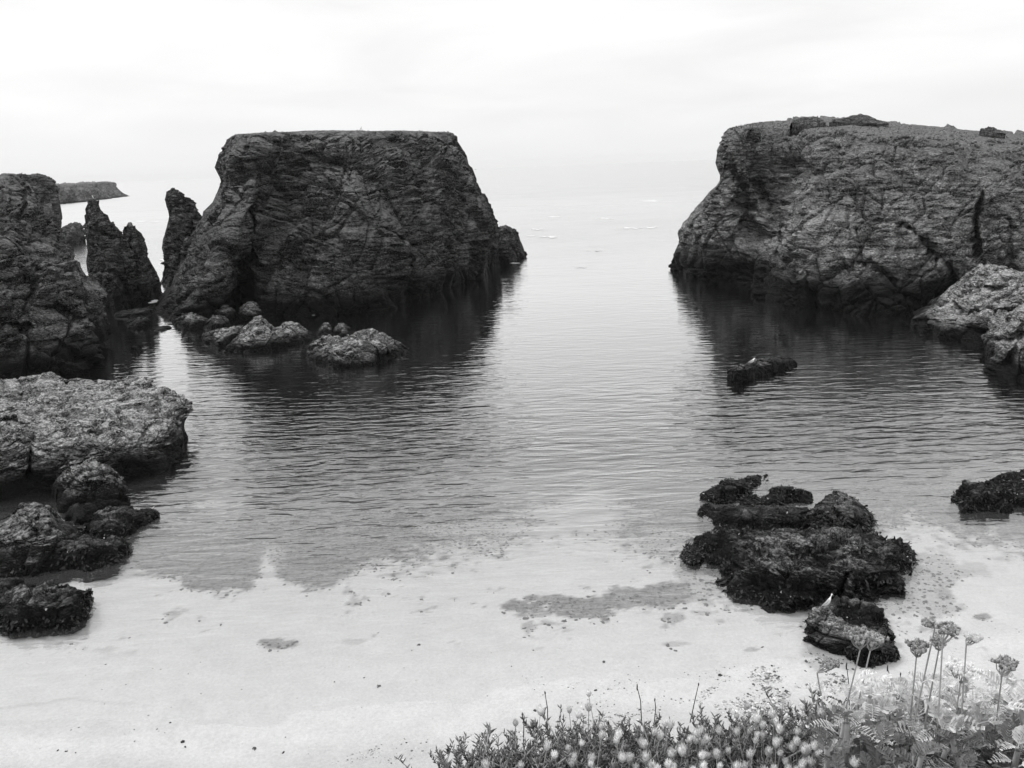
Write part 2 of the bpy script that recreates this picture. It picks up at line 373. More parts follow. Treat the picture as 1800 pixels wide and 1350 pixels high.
    # grooves (clefts, cracks, hollows)
    if grooves:
        qx, qy = project(G[:nf]); fl = np.zeros(qx.shape)
        for g in grooves:
            pts, w, dp = g; pts = np.array(pts, float)
            jx = perlin(G[:nf].reshape(-1, 3)/1.2).reshape(qx.shape)*w*0.5
            best = np.full(qx.shape, 1e9); tb = np.zeros(qx.shape)
            for a in range(len(pts)-1):
                A, B = pts[a], pts[a+1]; AB = B-A; t = np.clip(((qx+jx-A[0])*AB[0]+(qy-A[1])*AB[1])/(AB@AB), 0, 1)
                dd = np.hypot(qx+jx-A[0]-t*AB[0], qy-A[1]-t*AB[1]); mm = dd < best
                best = np.where(mm, dd, best); tb = np.where(mm, (a+t)/(len(pts)-1), tb)
            ww = w*(0.35+0.65*tb) if dp > 0 else w
            fl = fl+abs(dp)*np.exp(-(best/ww)**2)*(0.4+0.6*tb)
        ray = (D[:nf]-np.array([0, 0, CAM_H])); ray[..., 2] = 0; ray /= np.linalg.norm(ray, axis=-1, keepdims=True)
        D[:nf] += ray*fl[..., None]
    # close the two ends: front and back columns meet
    tot = len(D)
    for c in (0, ns-1):
        A = D[:, c].copy()
        tf = np.linspace(0, 1, nf); tb_ = np.linspace(1, 0, nb)
        Fc = A[:nf]; Bc = np.stack([np.interp(tb_, tf, Fc[:, i]) for i in range(3)], -1)
        D[nf+ncap:, c] = Bc; D[nf:nf+ncap, c] = Fc[-1]
    me = np_mesh(name, D.reshape(-1, 3), grid_faces(tot, ns), mat, smooth)
    cx, cyy = float(base[:, 0].mean()), float(base[:, 1].mean())
    o = bpy.data.objects.new(name, me)
    if parent is None: link(o); tag(o, label, cat, group)
    else:
        link(o, parent); 
        if label: o['label'] = label
    o['_s'] = 0; del o['_s']
    Nf = normals_grid(D)
    if np.mean(np.sum(Nf*(D-cen), -1)) < 0: Nf = -Nf
    ROCKS[o.name] = (D, Nf, nf)
    return o

# ------------------------------------------------------------------ seabed and beach (one sheet)
def shore_y(x):    # where the sand meets the water, metres from the camera foot
    return 23.3+0.06*x+0.45*np.sin(x*0.33+1.0)+0.25*np.sin(x*0.9)+np.where(x > 4, 0.9*sstep(4, 9, x), 0)
def bed_z(x, y):
    d = y-shore_y(x)
    z = np.where(d < 0, -d*0.07, -d*0.045)
    z = np.where(d > 10, -0.45-(d-10)*0.09, z); z = np.where(d > 50, -4.05-(d-50)*0.03, z)
    z = np.maximum(z, -8.0)
    z = np.where(d < -1, np.minimum(z, 1.4), z)
    berm = 0.05*np.exp(-((d+0.3-0.08*np.sin(x*1.1))/0.35)**2)*sstep(-6, -9, x)
    return z+berm
xs = np.concatenate([[-6000, -3000, -1200, -500, -200, -100], np.linspace(-45, 45, 620), [100, 200, 500, 1200, 3000, 6000]])
ys = np.concatenate([[-60, -20, 0, 8, 14], np.linspace(17, 62, 460)[0:], [70, 85, 110, 160, 300, 700, 1600, 3500, 6000]])
gx, gy = np.meshgrid(xs, ys)
gx_b, gy_b = gx, gy
P = np.stack([gx, gy, bed_z(gx, gy)], -1); flat = P.reshape(-1, 3)
q3 = flat*np.array([1, 1, 0.])
rel = 0.02*fbm(q3/1.4, 4)+0.006*ridged(q3*np.array([0.7, 2.2, 0])/0.5, 2)
flat[:, 2] += np.where(np.abs(flat[:, 0]) < 46, rel, 0)
px, py = project(np.where(flat[:, 1:2] > 12, flat, np.array([[0, 12., 0]])))
nz1 = fbm(q3/2.6, 6, 0.62); nz2 = fbm(q3/0.5+9, 3)
line = np.interp(px, [-200, 0, 200, 300, 330, 440, 470, 500, 580, 660, 780, 900, 960, 1060, 1160, 1230, 1550, 1620, 1700, 1800, 2000],
                     [930, 950, 985, 1020, 1035, 1030, 985, 1030, 1035, 1000, 972, 962, 935, 940, 985, 985, 930, 925, 945, 975, 980])
soft = 1+2.6*sstep(560, 820, px); weed = sstep(7, -9, (py-line+nz1*26)/soft+nz2*9)
# paler sand tongues inside the dark gravel
for cx_, cy_, rx, ry, a in [(1010, 905, 95, 34, .75), (850, 930, 110, 13, .5), (475, 975, 22, 30, .45), (520, 880, 50, 12, .3), (1170, 950, 45, 25, .4), (380, 790, 40, 90, .5), (1050, 790, 60, 30, .2)]:
    weed = weed*(1-a*np.clip(sstep(1.5, 0.5, np.hypot((px-cx_)/rx, (py-cy_)/ry)+nz1*0.7), 0, 1))
for cx_, cy_, rx, ry, a in [(1010, 1068, 105, 20, .9), (1090, 1058, 80, 20, .8), (1165, 1050, 45, 26, .9), (950, 1078, 40, 12, .6), (1180, 1088, 22, 14, .6), (492, 1133, 26, 8, .8), (1658, 1042, 20, 12, .7), (1724, 1084, 14, 5, .9), (1188, 1132, 26, 6, .4),
                            (1620, 1030, 60, 60, .45), (1560, 1065, 80, 20, .45), (1322, 1142, 14, 3, .5), (470, 1010, 60, 5, .3), (620, 1128, 24, 6, .3), (1230, 1035, 60, 40, .5), (1450, 1160, 60, 26, .4), (60, 1115, 100, 10, .3), (1700, 1000, 60, 10, .3)]:
    weed = np.maximum(weed, a*sstep(1.1, 0.85, np.hypot((px-cx_)/rx, (py-cy_)/ry)+nz1*0.75+nz2*0.4))
weed = np.maximum(weed, 0.55*sstep(0.62, 0.9, nz1+0.5*nz2)*sstep(1180, 1100, py))
weed = np.maximum(weed, 0.22*np.exp(-((py-1241-8*np.exp(-((px-140)/90)**2)*-1+5*nz1)/2.2)**2)*sstep(330, 120, px))
weed = np.maximum(weed, 0.10*sstep(6, -4, py-1283-14*np.sin(px/90)+nz1*5)*sstep(-30, 0, 1290-py)*sstep(500, 300, px)*(py > 1265))
weed = np.where(flat[:, 1] < 16, 0, weed)
# dark kelp and boulder bottoms around the stacks
kelp = np.zeros(len(flat))
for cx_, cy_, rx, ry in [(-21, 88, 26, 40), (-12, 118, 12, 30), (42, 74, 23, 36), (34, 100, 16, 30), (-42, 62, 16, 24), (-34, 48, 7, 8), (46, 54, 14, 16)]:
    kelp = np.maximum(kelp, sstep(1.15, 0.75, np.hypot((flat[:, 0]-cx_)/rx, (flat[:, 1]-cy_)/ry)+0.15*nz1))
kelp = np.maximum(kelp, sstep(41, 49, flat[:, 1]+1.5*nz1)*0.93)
wet = sstep(0.10, -0.02, flat[:, 2]-0.10+0.03*nz1)
t = NT('sand')
ps = t.pos(); g1 = t.noise(ps, 0.9, 6, 0.6); g2 = t.noise(ps, 9.0, 5, 0.7); g3 = t.noise(ps, 60, 2, 0.6)
aw = t.n('ShaderNodeAttribute', attribute_name='weed').outputs['Fac']; ak = t.n('ShaderNodeAttribute', attribute_name='kelp').outputs['Fac']; at_ = t.n('ShaderNodeAttribute', attribute_name='wet').outputs['Fac']
v = t.math('MULTIPLY', t.rng(g1, 0.3, 0.7, 0.44, 0.50), t.rng(g2, 0.3, 0.7, 0.88, 1.10)); v = t.math('MULTIPLY', v, t.rng(g3, 0.3, 0.7, 0.86, 1.14))
speck = t.rng(t.noise(ps, 13, 4, 0.75), 0.63, 0.70, 0, 0.6); v = t.mix(speck, v, 0.2)
v = t.mix(at_, v, t.math('MULTIPLY', v, 1.16))  # submerged sand paled, making up in colour for light lost through the water
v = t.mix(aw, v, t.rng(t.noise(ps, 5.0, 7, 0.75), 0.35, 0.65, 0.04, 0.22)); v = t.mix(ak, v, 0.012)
bp = t.n('ShaderNodeBump', {'Height': t.math('ADD', g2, t.math('MULTIPLY', g3, 0.4)), 'Distance': 0.02, 'Strength': 0.7})
M['sand'] = t.finish(t.bsdf(v, 0.85, bp.outputs[0], 0.2))
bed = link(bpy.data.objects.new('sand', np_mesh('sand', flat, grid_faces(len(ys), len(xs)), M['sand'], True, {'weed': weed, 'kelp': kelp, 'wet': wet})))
tag(bed, 'pale sand beach running down under the clear shallow water', kind='structure')

# ------------------------------------------------------------------ water
xs = np.concatenate([[-6000, -3000, -1200, -500, -200, -100, -70], np.linspace(-50, 50, 201), [70, 100, 200, 500, 1200, 3000, 6000]])
ys = np.concatenate([np.linspace(19, 62, 200), [70, 85, 110, 160, 300, 700, 1600, 3500, 6000]])
gx, gy = np.meshgrid(xs, ys); dz = -bed_z(gx, gy)
W = np.stack([gx, gy, np.zeros_like(gx)], -1).reshape(-1, 3)
t = NT('sea_water')
dep = t.n('ShaderNodeAttribute', attribute_name='depth').outputs['Fac']
g = t.n('ShaderNodeNewGeometry'); sx = t.n('ShaderNodeSeparateXYZ', {0: g.outputs['Position']})
rot = (0, 0, math.radians(4))
w0 = t.noise(t.pos((0.10, 0.45, 1), rot), 1.0, 2, 0.5, 0.3)
w1 = t.noise(t.pos((0.42, 1.45, 1), rot), 1.0, 2, 0.5, 0.5)
w2 = t.noise(t.pos((0.6, 2.6, 1), (0, 0, math.radians(-6))), 1.0, 3, 0.55, 0.4)
w3 = t.noise(t.pos((3.0, 6.0, 1), (0, 0, math.radians(14))), 1.0, 3, 0.6, 0.3)
gust = t.rng(t.noise(t.pos((0.03, 0.05, 1)), 1.0, 3, 0.6), 0.35, 0.65, 0.55, 1.2)
h = t.math('ADD', t.math('MULTIPLY', w0, 0.07), t.math('ADD', t.math('MULTIPLY', w1, 0.14), t.math('ADD', t.math('MULTIPLY', w2, 0.035), t.math('MULTIPLY', w3, t.rng(dep, 0.0, 1.2, 0.025, 0.003)))))
amp = t.math('MULTIPLY', gust, t.rng(dep, 0.0, 0.9, 0.18, 1.0))
far = t.math('MULTIPLY', t.rng(sx.outputs[1], 90, 400, 1.0, 3.0), t.rng(sx.outputs[1], 48, 74, 1.0, 0.30))
h = t.math('MULTIPLY', h, t.math('MULTIPLY', amp, far))
bp = t.n('ShaderNodeBump', {'Height': h, 'Distance': 1.0, 'Strength': 1.0})
cosv = t.math('ABSOLUTE', t.n('ShaderNodeVectorMath', {0: bp.outputs[0], 1: g.outputs['Incoming']}, operation='DOT_PRODUCT').outputs['Value'])
fr = t.math('ADD', 0.02, t.math('MULTIPLY', 0.98, t.math('POWER', t.math('SUBTRACT', 1.0, cosv, clamp=True), 5.0)))
ff = t.math('SUBTRACT', 1.0, t.math('POWER', t.math('SUBTRACT', 1.0, fr, clamp=True), 2.5), clamp=True)
ff = t.math('MULTIPLY', ff, t.rng(sx.outputs[1], 110, 450, 1.0, 0.74))
gl = t.n('ShaderNodeBsdfGlossy', {'Color': (1, 1, 1, 1), 'Roughness': t.rng(sx.outputs[1], 105, 420, 0.02, 0.38), 'Normal': bp.outputs[0]})
T = t.math('POWER', 0.66, dep)
body = t.n('ShaderNodeBsdfDiffuse', {'Color': (0.16, 0.16, 0.16, 1)})
ak = t.n('ShaderNodeAttribute', attribute_name='kelp').outputs['Fac']
body.inputs['Color'].default_value = (0.1, 0.1, 0.1, 1)
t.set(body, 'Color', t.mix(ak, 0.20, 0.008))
tr = t.n('ShaderNodeBsdfTransparent', {'Color': (1, 1, 1, 1)})
mb = t.n('ShaderNodeMixShader', {0: T, 1: body, 2: tr})
ms = t.n('ShaderNodeMixShader', {0: ff, 1: mb, 2: gl})
M['water'] = t.finish(ms)
kw = np.zeros(len(W)); n1 = fbm(W/2.6, 3)
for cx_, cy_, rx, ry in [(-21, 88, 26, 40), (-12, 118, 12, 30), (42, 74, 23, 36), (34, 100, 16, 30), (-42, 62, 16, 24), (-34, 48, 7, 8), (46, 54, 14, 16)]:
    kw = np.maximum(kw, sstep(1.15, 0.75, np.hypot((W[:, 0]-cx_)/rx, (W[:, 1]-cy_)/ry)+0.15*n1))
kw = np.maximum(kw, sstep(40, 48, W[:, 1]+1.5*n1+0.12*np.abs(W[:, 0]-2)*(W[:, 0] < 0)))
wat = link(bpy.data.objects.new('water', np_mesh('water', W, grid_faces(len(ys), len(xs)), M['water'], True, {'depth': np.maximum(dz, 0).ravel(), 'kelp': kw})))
tag(wat, 'clear rippled sea between the rock stacks', kind='structure')

# ------------------------------------------------------------------ the big rocks
sq = 'sea stack'
isl = rock('sea_stack', 'massive flat-topped dark stack left of the open gap, black cave cleft at its foot', [
    ([(272, 553), (320, 572), (400, 562), (440, 553), (500, 556), (560, 556), (640, 547), (720, 527), (800, 503), (845, 488), (868, 468)], 0, 34),
    ([(296, 512), (400, 482), (470, 478), (560, 480), (700, 470), (800, 455), (874, 425)], [(0, 4), (.15, 1.5), (.8, 2), (1, 0)], 32),
    ([(342, 415), (450, 392), (550, 392), (700, 385), (800, 375), (866, 380)], [(0, 9), (.15, 5), (.8, 5), (1, -1)], 30),
    ([(388, 330), (480, 314), (600, 312), (720, 308), (800, 312), (843, 335)], [(0, 12), (.15, 9), (.8, 8), (1, 0)], 26),
    ([(386, 285), (480, 266), (600, 264), (700, 264), (780, 264), (820, 275)], [(0, 13), (.15, 11), (.8, 10), (1, 3)], 24),
    ([(404, 246), (430, 241), (480, 240), (600, 238), (700, 238), (760, 240), (799, 243)], [(0, 15), (.15, 14), (.8, 12), (1, 6)], 22),
    ([(412, 237), (480, 233), (600, 230), (700, 230), (760, 231), (792, 234)], [(0, 17), (.15, 17), (.8, 15), (1, 9)], 18),
], 'stack', M['stack'], ns=760, nf=400, ncap=40, nb=30, dome=0.3, seed=1, capk=0.12, cat=sq, low=2,
    grooves=[([(458, 345), (455, 400), (450, 440), (444, 470), (432, 550)], 9, 13), ([(446, 455), (430, 500), (412, 556)], 24, 13), ([(494, 246), (482, 292)], 7, 1.6), ([(520, 268), (585, 284)], 16, -1.8), ([(575, 285), (570, 305)], 9, 1.0),
             ([(655, 400), (700, 428), (728, 432)], 4, 1.3), ([(765, 268), (742, 300), (740, 330)], 6, 1.5), ([(700, 440), (712, 500), (716, 540)], 4, 1.2), ([(790, 480), (775, 420)], 5, 1.2), ([(860, 470), (840, 400), (822, 350)], 6, 1.4), ([(300, 560), (380, 540)], 6, 1.2), ([(520, 470), (560, 520)], 5, 0.9), ([(600, 350), (640, 400)], 5, 0.9)])
isr = rock('sea_stack', 'broad paler rock stack right of the open gap, grassy top sloping down to the right', [
    ([(1176, 474), (1220, 490), (1290, 497), (1350, 520), (1400, 540), (1470, 549), (1600, 553), (1700, 550), (1850, 545), (2020, 535)], 0, 45),
    ([(1186, 450), (1250, 448), (1350, 470), (1450, 495), (1550, 500), (1700, 490), (1850, 480), (2020, 470)], [(0, 0), (.2, 1), (1, 2)], 44),
    ([(1206, 395), (1280, 388), (1350, 400), (1450, 420), (1550, 430), (1700, 420), (1850, 410), (2020, 400)], [(0, -3), (.12, 2), (.3, 5), (1, 6)], 42),
    ([(1262, 315), (1320, 320), (1400, 330), (1500, 340), (1600, 345), (1700, 345), (1850, 345), (2020, 345)], [(0, -8), (.1, 3), (.25, 9), (1, 10)], 38),
    ([(1262, 256), (1330, 260), (1400, 270), (1500, 280), (1600, 285), (1700, 292), (1850, 300), (2020, 305)], [(0, -9), (.08, 3), (.25, 14), (1, 15)], 34),
    ([(1284, 228), (1340, 225), (1420, 228), (1500, 234), (1600, 246), (1700, 258), (1800, 270), (2030, 285)], [(0, -8), (.08, 5), (.25, 19), (1, 20)], 28),
], 'pale_stack', M['stack_pale'], ns=640, nf=400, ncap=70, nb=30, dome=0.3, seed=2, capk=0.14, cat=sq, low=2, back=[(1292, 222), (1320, 213), (1400, 208), (1500, 207), (1600, 218), (1700, 227), (1800, 237), (2040, 260)],
    grooves=[([(1275, 292), (1305, 330), (1318, 410)], 22, 5.5), ([(1335, 320), (1356, 370), (1362, 420)], 18, 4.6), ([(1395, 372), (1362, 440)], 14, 3.2), ([(1722, 320), (1718, 400), (1730, 480)], 9, 5.0), ([(1585, 395), (1640, 450), (1700, 520)], 10, 4.0), ([(1500, 460), (1570, 480)], 8, 1.6), ([(1470, 262), (1480, 300)], 6, 0.8), ([(1780, 380), (1800, 470)], 9, 2), ([(1420, 480), (1430, 540)], 5, 1.5), ([(1560, 500), (1620, 530)], 6, 1.4)])
clf = rock('rock_cliff', 'tall dark cliff with slanting ledges filling the left edge', [
    ([(-170, 745), (0, 684), (100, 665), (160, 648), (194, 606)], 0, 30),
    ([(-170, 640), (0, 600), (80, 590), (140, 585), (192, 566)], [(0, 1), (1, 3)], 28),
    ([(-170, 540), (0, 525), (70, 530), (140, 520), (187, 520)], [(0, 3), (1, 6)], 26),
    ([(-170, 460), (0, 445), (60, 450), (110, 460), (141, 497)], [(0, 6), (1, 9)], 24),
    ([(-170, 400), (0, 392), (50, 395), (90, 410), (106, 434)], [(0, 9), (1, 12)], 22),
    ([(-170, 345), (0, 348), (40, 355), (65, 360), (80, 374)], [(0, 13), (1, 15)], 20),
    ([(-170, 318), (0, 314), (15, 312), (27, 311), (36, 315)], [(0, 18), (1, 20)], 18),
], 'cliff', M['cliff'], ns=420, nf=420, ncap=30, nb=24, dome=0.5, seed=3, capk=0.25, cat='cliff', low=2,
    grooves=[([(60, 545), (120, 548), (135, 560)], 9, 2.4), ([(0, 575), (45, 580)], 7, 2.0), ([(30, 480), (60, 500), (40, 560)], 5, 1.5), ([(40, 310), (44, 365)], 3, 1.5), ([(50, 590), (45, 660)], 5, 1.6), ([(0, 420), (60, 470), (130, 490)], 6, 1.4), ([(100, 600), (150, 640)], 8, 1.8)])
rock('rock_cliff', 'smooth-topped darker cliff behind the left cliff, next to the far headland', [
    ([(-20, 430), (50, 430), (110, 424)], 0, 60), ([(-20, 372), (50, 370), (108, 382)], 2, 60), ([(-5, 335), (50, 330), (104, 346)], 5, 55), ([(5, 315), (40, 310), (70, 311), (88, 318), (97, 327)], 9, 45)],
    'stack', M['spire'], ns=160, nf=130, seed=4, cat='cliff', k=1.2, low=2)
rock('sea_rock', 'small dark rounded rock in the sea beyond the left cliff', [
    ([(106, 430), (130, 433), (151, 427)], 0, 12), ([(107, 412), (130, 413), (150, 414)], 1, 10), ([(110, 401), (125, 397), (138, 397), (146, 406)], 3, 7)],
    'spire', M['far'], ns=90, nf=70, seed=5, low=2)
rock('rock_spire', 'tall pointed rock spire left of the channel, a gull on its tip', [
    ([(166, 530), (200, 546), (248, 536)], 0, 9), ([(156, 482), (195, 487), (241, 492)], [(0, 2), (.5, .6), (1, 1)], 8), ([(154, 440), (190, 438), (233, 448)], [(0, 3), (.5, 1.5), (1, 2)], 7), ([(149, 398), (178, 396), (210, 406)], [(0, 4), (.5, 2.5), (1, 3)], 5), ([(153, 374), (165, 370), (182, 379)], 4, 3.0), ([(161, 355), (164, 352), (168, 357)], 5, 0.9)],
    'spire', M['spire'], ns=220, nf=260, ncap=8, seed=6, capk=0.25, cat='rock spire', low=2, k=0.8, dome=0.1,
    grooves=[([(160, 480), (200, 478), (215, 500)], 5, 1.0), ([(205, 410), (225, 520)], 5, 1.3), ([(158, 400), (205, 425)], 5, 1.0)])
rock('rock_spire', 'shorter blunt spire tucked behind the pointed spire, sloping down to the channel', [
    ([(222, 526), (255, 534), (284, 521)], 0, 8), ([(219, 484), (245, 482), (277, 485)], 1, 7), ([(217, 445), (240, 441), (260, 452)], 2, 6), ([(216, 414), (232, 409), (253, 424)], 3, 4.5), ([(222, 400), (228, 397), (236, 404)], 4, 2)],
    'spire', M['spire'], ns=150, nf=170, ncap=8, seed=7, cat='rock spire', low=2, k=0.7, dome=0.1)
rock('rock_spire', 'narrow jagged leaning spire right of the channel, against the big left stack', [
    ([(283, 500), (300, 504), (345, 506)], 0, 8), ([(286, 465), (310, 462), (352, 465)], 1, 7), ([(292, 415), (320, 408), (357, 410)], 2, 6), ([(297, 380), (325, 370), (352, 378)], 3, 4), ([(297, 354), (318, 346), (336, 356)], 4, 3), ([(298, 337), (304, 332), (315, 339)], 4.5, 1.6)],
    'spire', M['spire'], ns=180, nf=220, ncap=8, seed=8, capk=0.4, cat='rock spire', low=2, k=1.15, dome=0.1, grooves=[([(340, 380), (322, 440), (318, 500)], 6, 1.8)])
rock('sea_rock', 'low dark knob at the seaward right foot of the big left stack', [
    ([(858, 462), (895, 464), (926, 451)], 0, 10), ([(862, 432), (895, 428), (920, 437)], 1, 9), ([(866, 408), (888, 404), (908, 411)], 2.5, 6)],
    'spire', M['spire'], ns=130, nf=100, seed=9, k=0.6, low=2)

def small(label, base, top, back, depth, offs=0.4, mat='boulder', style='boulder', mid=None, seed=0, ns=150, nf=80, ncap=70, dome=0.15, k=0.7, name='sea_rock', group=None, cat='rock', low=0.8, grooves=()):
    rows = [(base, 0, depth)]
    if mid: rows.append((mid, offs*0.5, depth*0.97))
    rows.append((top, offs, depth*0.8))
    return rock(name, label, rows, style, M[mat], ns=ns, nf=nf, ncap=ncap, nb=16, dome=dome, k=k, seed=seed, back=back, cat=cat, group=group, low=low, grooves=grooves)
# rocks below the left stack
small('blocky rock with black wet foot, leftmost of the row before the big left stack', [(352, 600), (388, 608), (428, 598)], [(354, 588), (390, 590), (428, 580)], [(356, 582), (395, 574), (426, 566)], 4, seed=11, ns=110)
small('small striped rock just behind the leftmost block of the row', [(357, 578), (378, 582), (404, 572)], [(360, 572), (380, 572), (402, 566)], [(362, 562), (382, 552), (402, 560)], 3, seed=12, ns=90)
small('long twin-humped rock with pale crest before the big left stack', [(392, 620), (440, 619), (500, 611), (548, 598)], [(400, 608), (450, 597), (500, 596), (546, 590)], [(404, 600), (430, 575), (455, 557), (480, 572), (510, 562), (530, 568), (548, 582)], 6, seed=13, ns=220, offs=0.8, k=0.9)
small('small round rock behind the gap between the two crested rocks', [(553, 588), (570, 592), (588, 588)], [(554, 583), (570, 582), (587, 582)], [(556, 576), (572, 568), (586, 576)], 2.2, seed=14, ns=70)
small('smaller dark round rock, right one behind the humped crested rock', [(586, 588), (602, 592), (618, 588)], [(587, 583), (602, 582), (617, 584)], [(589, 577), (602, 570), (615, 578)], 2.2, seed=15, ns=70)
small('bright crested rock with slanting cracks, rightmost of the row before the left stack', [(538, 632), (580, 645), (640, 643), (690, 632), (714, 618)], [(542, 616), (590, 614), (640, 606), (680, 608), (712, 614)], [(550, 594), (575, 590), (605, 590), (650, 574), (680, 585), (706, 606)], 6.5, seed=16, ns=240, offs=0.9, k=0.9,
      grooves=[([(648, 585), (668, 632)], 4, 0.7), ([(660, 582), (690, 625)], 3, 0.5)])
small('grey ribbed boulder at the left foot of the big left stack', [(303, 572), (335, 580), (368, 572)], [(305, 566), (335, 567), (366, 564)], [(308, 558), (335, 550), (364, 557)], 4, seed=17, mat='boulder', ns=110)
small('boulder in the mouth of the black cave cleft, left of the two', [(366, 560), (392, 566), (418, 558)], [(370, 550), (392, 547), (416, 548)], [(374, 543), (395, 534), (415, 540)], 4, seed=18, mat='boulder', ns=100)
small('boulder in the mouth of the black cave cleft, right of the two', [(415, 562), (440, 564), (466, 556)], [(418, 550), (440, 544), (464, 548)], [(420, 540), (440, 530), (460, 540)], 4, seed=19, mat='boulder', ns=100)
small('low black rock in the channel below the spires', [(219, 574), (240, 579), (267, 570)], [(222, 568), (242, 566), (266, 563)], [(226, 560), (245, 555), (264, 557)], 3, seed=20, mat='lowdark', ns=80)
small('small black rock in the water at the foot of the left cliff', [(227, 620), (240, 623), (254, 618)], [(228, 614), (240, 612), (253, 613)], [(230, 608), (240, 605), (251, 609)], 1.6, seed=21, mat='lowdark', ns=70)
small('thin flat rock awash at the mouth of the channel', [(266, 581), (285, 582), (302, 577)], [(268, 578), (285, 577), (300, 574)], [(270, 576), (286, 572), (298, 572)], 2.5, seed=22, mat='lowdark', ns=70, k=0.3)
small('dark wet ledge crossing the channel beside the spires', [(200, 558), (245, 556), (282, 545)], [(202, 552), (245, 549), (280, 541)], [(204, 548), (245, 543), (278, 538)], 4, seed=23, mat='lowdark', ns=90, k=0.5)
small('floating-looking dark slab alone in the water before the right stack, a gull on top', [(1276, 668), (1290, 674), (1340, 662), (1380, 652), (1404, 643)], [(1276, 650), (1300, 650), (1350, 641), (1402, 634)], [(1279, 645), (1310, 635), (1345, 627), (1370, 626), (1400, 628)], 2.6, seed=24, mat='lowdark', ns=170, offs=0.15, k=0.6, style='low')
# rocks at the right edge
rock('sea_rock', 'pale layered rock rising in steps at the right edge below the right stack', [
    ([(1600, 573), (1640, 590), (1700, 600), (1745, 606), (1880, 612)], 0, 14), ([(1603, 562), (1650, 562), (1700, 560), (1750, 565), (1880, 570)], .8, 13), ([(1640, 540), (1690, 528), (1750, 530), (1800, 540), (1880, 545)], 3, 10), ([(1668, 512), (1700, 504), (1750, 500), (1880, 515)], 5, 8), ([(1700, 492), (1730, 474), (1760, 480), (1800, 497), (1880, 530)], 6.5, 5)],
    'slab', M['pale'], ns=260, nf=220, ncap=20, seed=25, k=1.0, dome=0.1, low=1.5, grooves=[([(1600, 568), (1660, 560), (1705, 548)], 6, 1.8), ([(1715, 505), (1728, 488)], 5, 1.2), ([(1690, 511), (1740, 510), (1800, 514)], 4, 1.7), ([(1655, 530), (1740, 548), (1800, 552)], 5, 2.0), ([(1700, 575), (1740, 590)], 6, 1.5)])
rock('sea_rock', 'pale rounded rock leaning out of the right edge in front of the stepped rock', [
    ([(1730, 628), (1760, 655), (1810, 665), (1880, 690)], 0, 9), ([(1732, 612), (1765, 610), (1800, 615), (1880, 620)], .5, 8), ([(1728, 594), (1765, 585), (1800, 580), (1880, 575)], 2, 7), ([(1742, 584), (1775, 566), (1800, 548), (1880, 530)], 3.2, 4)],
    'slab', M['pale'], ns=190, nf=170, ncap=20, seed=26, k=0.9, dome=0.1, low=1.5, grooves=[([(1750, 600), (1790, 590)], 7, 1.2), ([(1800, 570), (1780, 640)], 8, 1.2)])
small('lowest pale knob at the right edge, just touching the water', [(1770, 648), (1792, 660), (1860, 672)], [(1772, 642), (1800, 640), (1860, 645)], [(1776, 636), (1800, 625), (1860, 618)], 4, seed=27, mat='pale', ns=110)
# left shore
rock('sea_rock', 'large flat-topped pale rock shelf jutting from the left edge', [
    ([(-170, 905), (0, 885), (60, 868), (120, 860), (228, 848), (300, 822), (334, 790)], 0, 17),
    ([(-170, 850), (0, 830), (110, 818), (220, 806), (295, 790), (330, 765)], .5, 17), ([(-170, 790), (0, 785), (110, 782), (220, 778), (290, 768), (326, 745)], .9, 16), ([(-170, 745), (0, 742), (110, 745), (220, 744), (290, 735), (338, 718)], 3.5, 13)],
    'slab', M['pale'], ns=440, nf=200, ncap=200, seed=28, dome=0.25, k=1.0, low=1.2, back=[(-170, 690), (0, 686), (55, 676), (85, 658), (108, 672), (150, 662), (200, 668), (270, 662), (310, 674), (337, 700)],
    grooves=[([(0, 742), (48, 740)], 4, .8), ([(60, 760), (48, 840)], 5, 1.0)])
small('hunched rock with bright cap below the big pale shelf', [(92, 885), (150, 905), (200, 897), (229, 888)], [(98, 848), (150, 846), (200, 846), (224, 862)], [(108, 820), (130, 808), (180, 810), (205, 832), (220, 850)], 3.0, mid=[(93, 866), (150, 878), (200, 872), (228, 874)], mat='lowdark', seed=29, ns=190, offs=0.5, k=0.7, nf=110)
small('small dark rock wedged below the hunched bright-capped rock', [(118, 915), (150, 922), (184, 905)], [(122, 900), (150, 898), (182, 893)], [(128, 888), (152, 880), (178, 885)], 1.6, mat='lowdark', seed=30, ns=100, style='low')
small('black weedy tongue of rock pointing at the water on the left shore', [(140, 948), (200, 955), (245, 928), (276, 905)], [(146, 932), (200, 925), (245, 910), (274, 902)], [(155, 908), (185, 898), (215, 893), (262, 892)], 2.4, mat='lowdark', seed=31, ns=160, offs=0.3, style='low')
small('rock of stacked curved layers on the left shore, pale striped top', [(-110, 1010), (0, 1015), (80, 1012), (150, 985), (172, 960)], [(-110, 955), (0, 950), (50, 948), (100, 948), (160, 950)], [(-110, 900), (0, 905), (45, 880), (85, 885), (110, 915), (150, 945)], 4.0, mid=[(-110, 985), (0, 985), (80, 980), (168, 962)], mat='lowdark', seed=32, ns=240, offs=0.9, style='slab', nf=140, k=0.7)
small('dark lumpy rock between the layered rock and the water, left shore', [(100, 1005), (155, 1003), (200, 990), (224, 968)], [(106, 975), (150, 965), (200, 958), (222, 958)], [(112, 950), (150, 940), (190, 946), (216, 952)], 2.4, mat='lowdark', seed=33, ns=150, offs=0.4, style='low', nf=100)
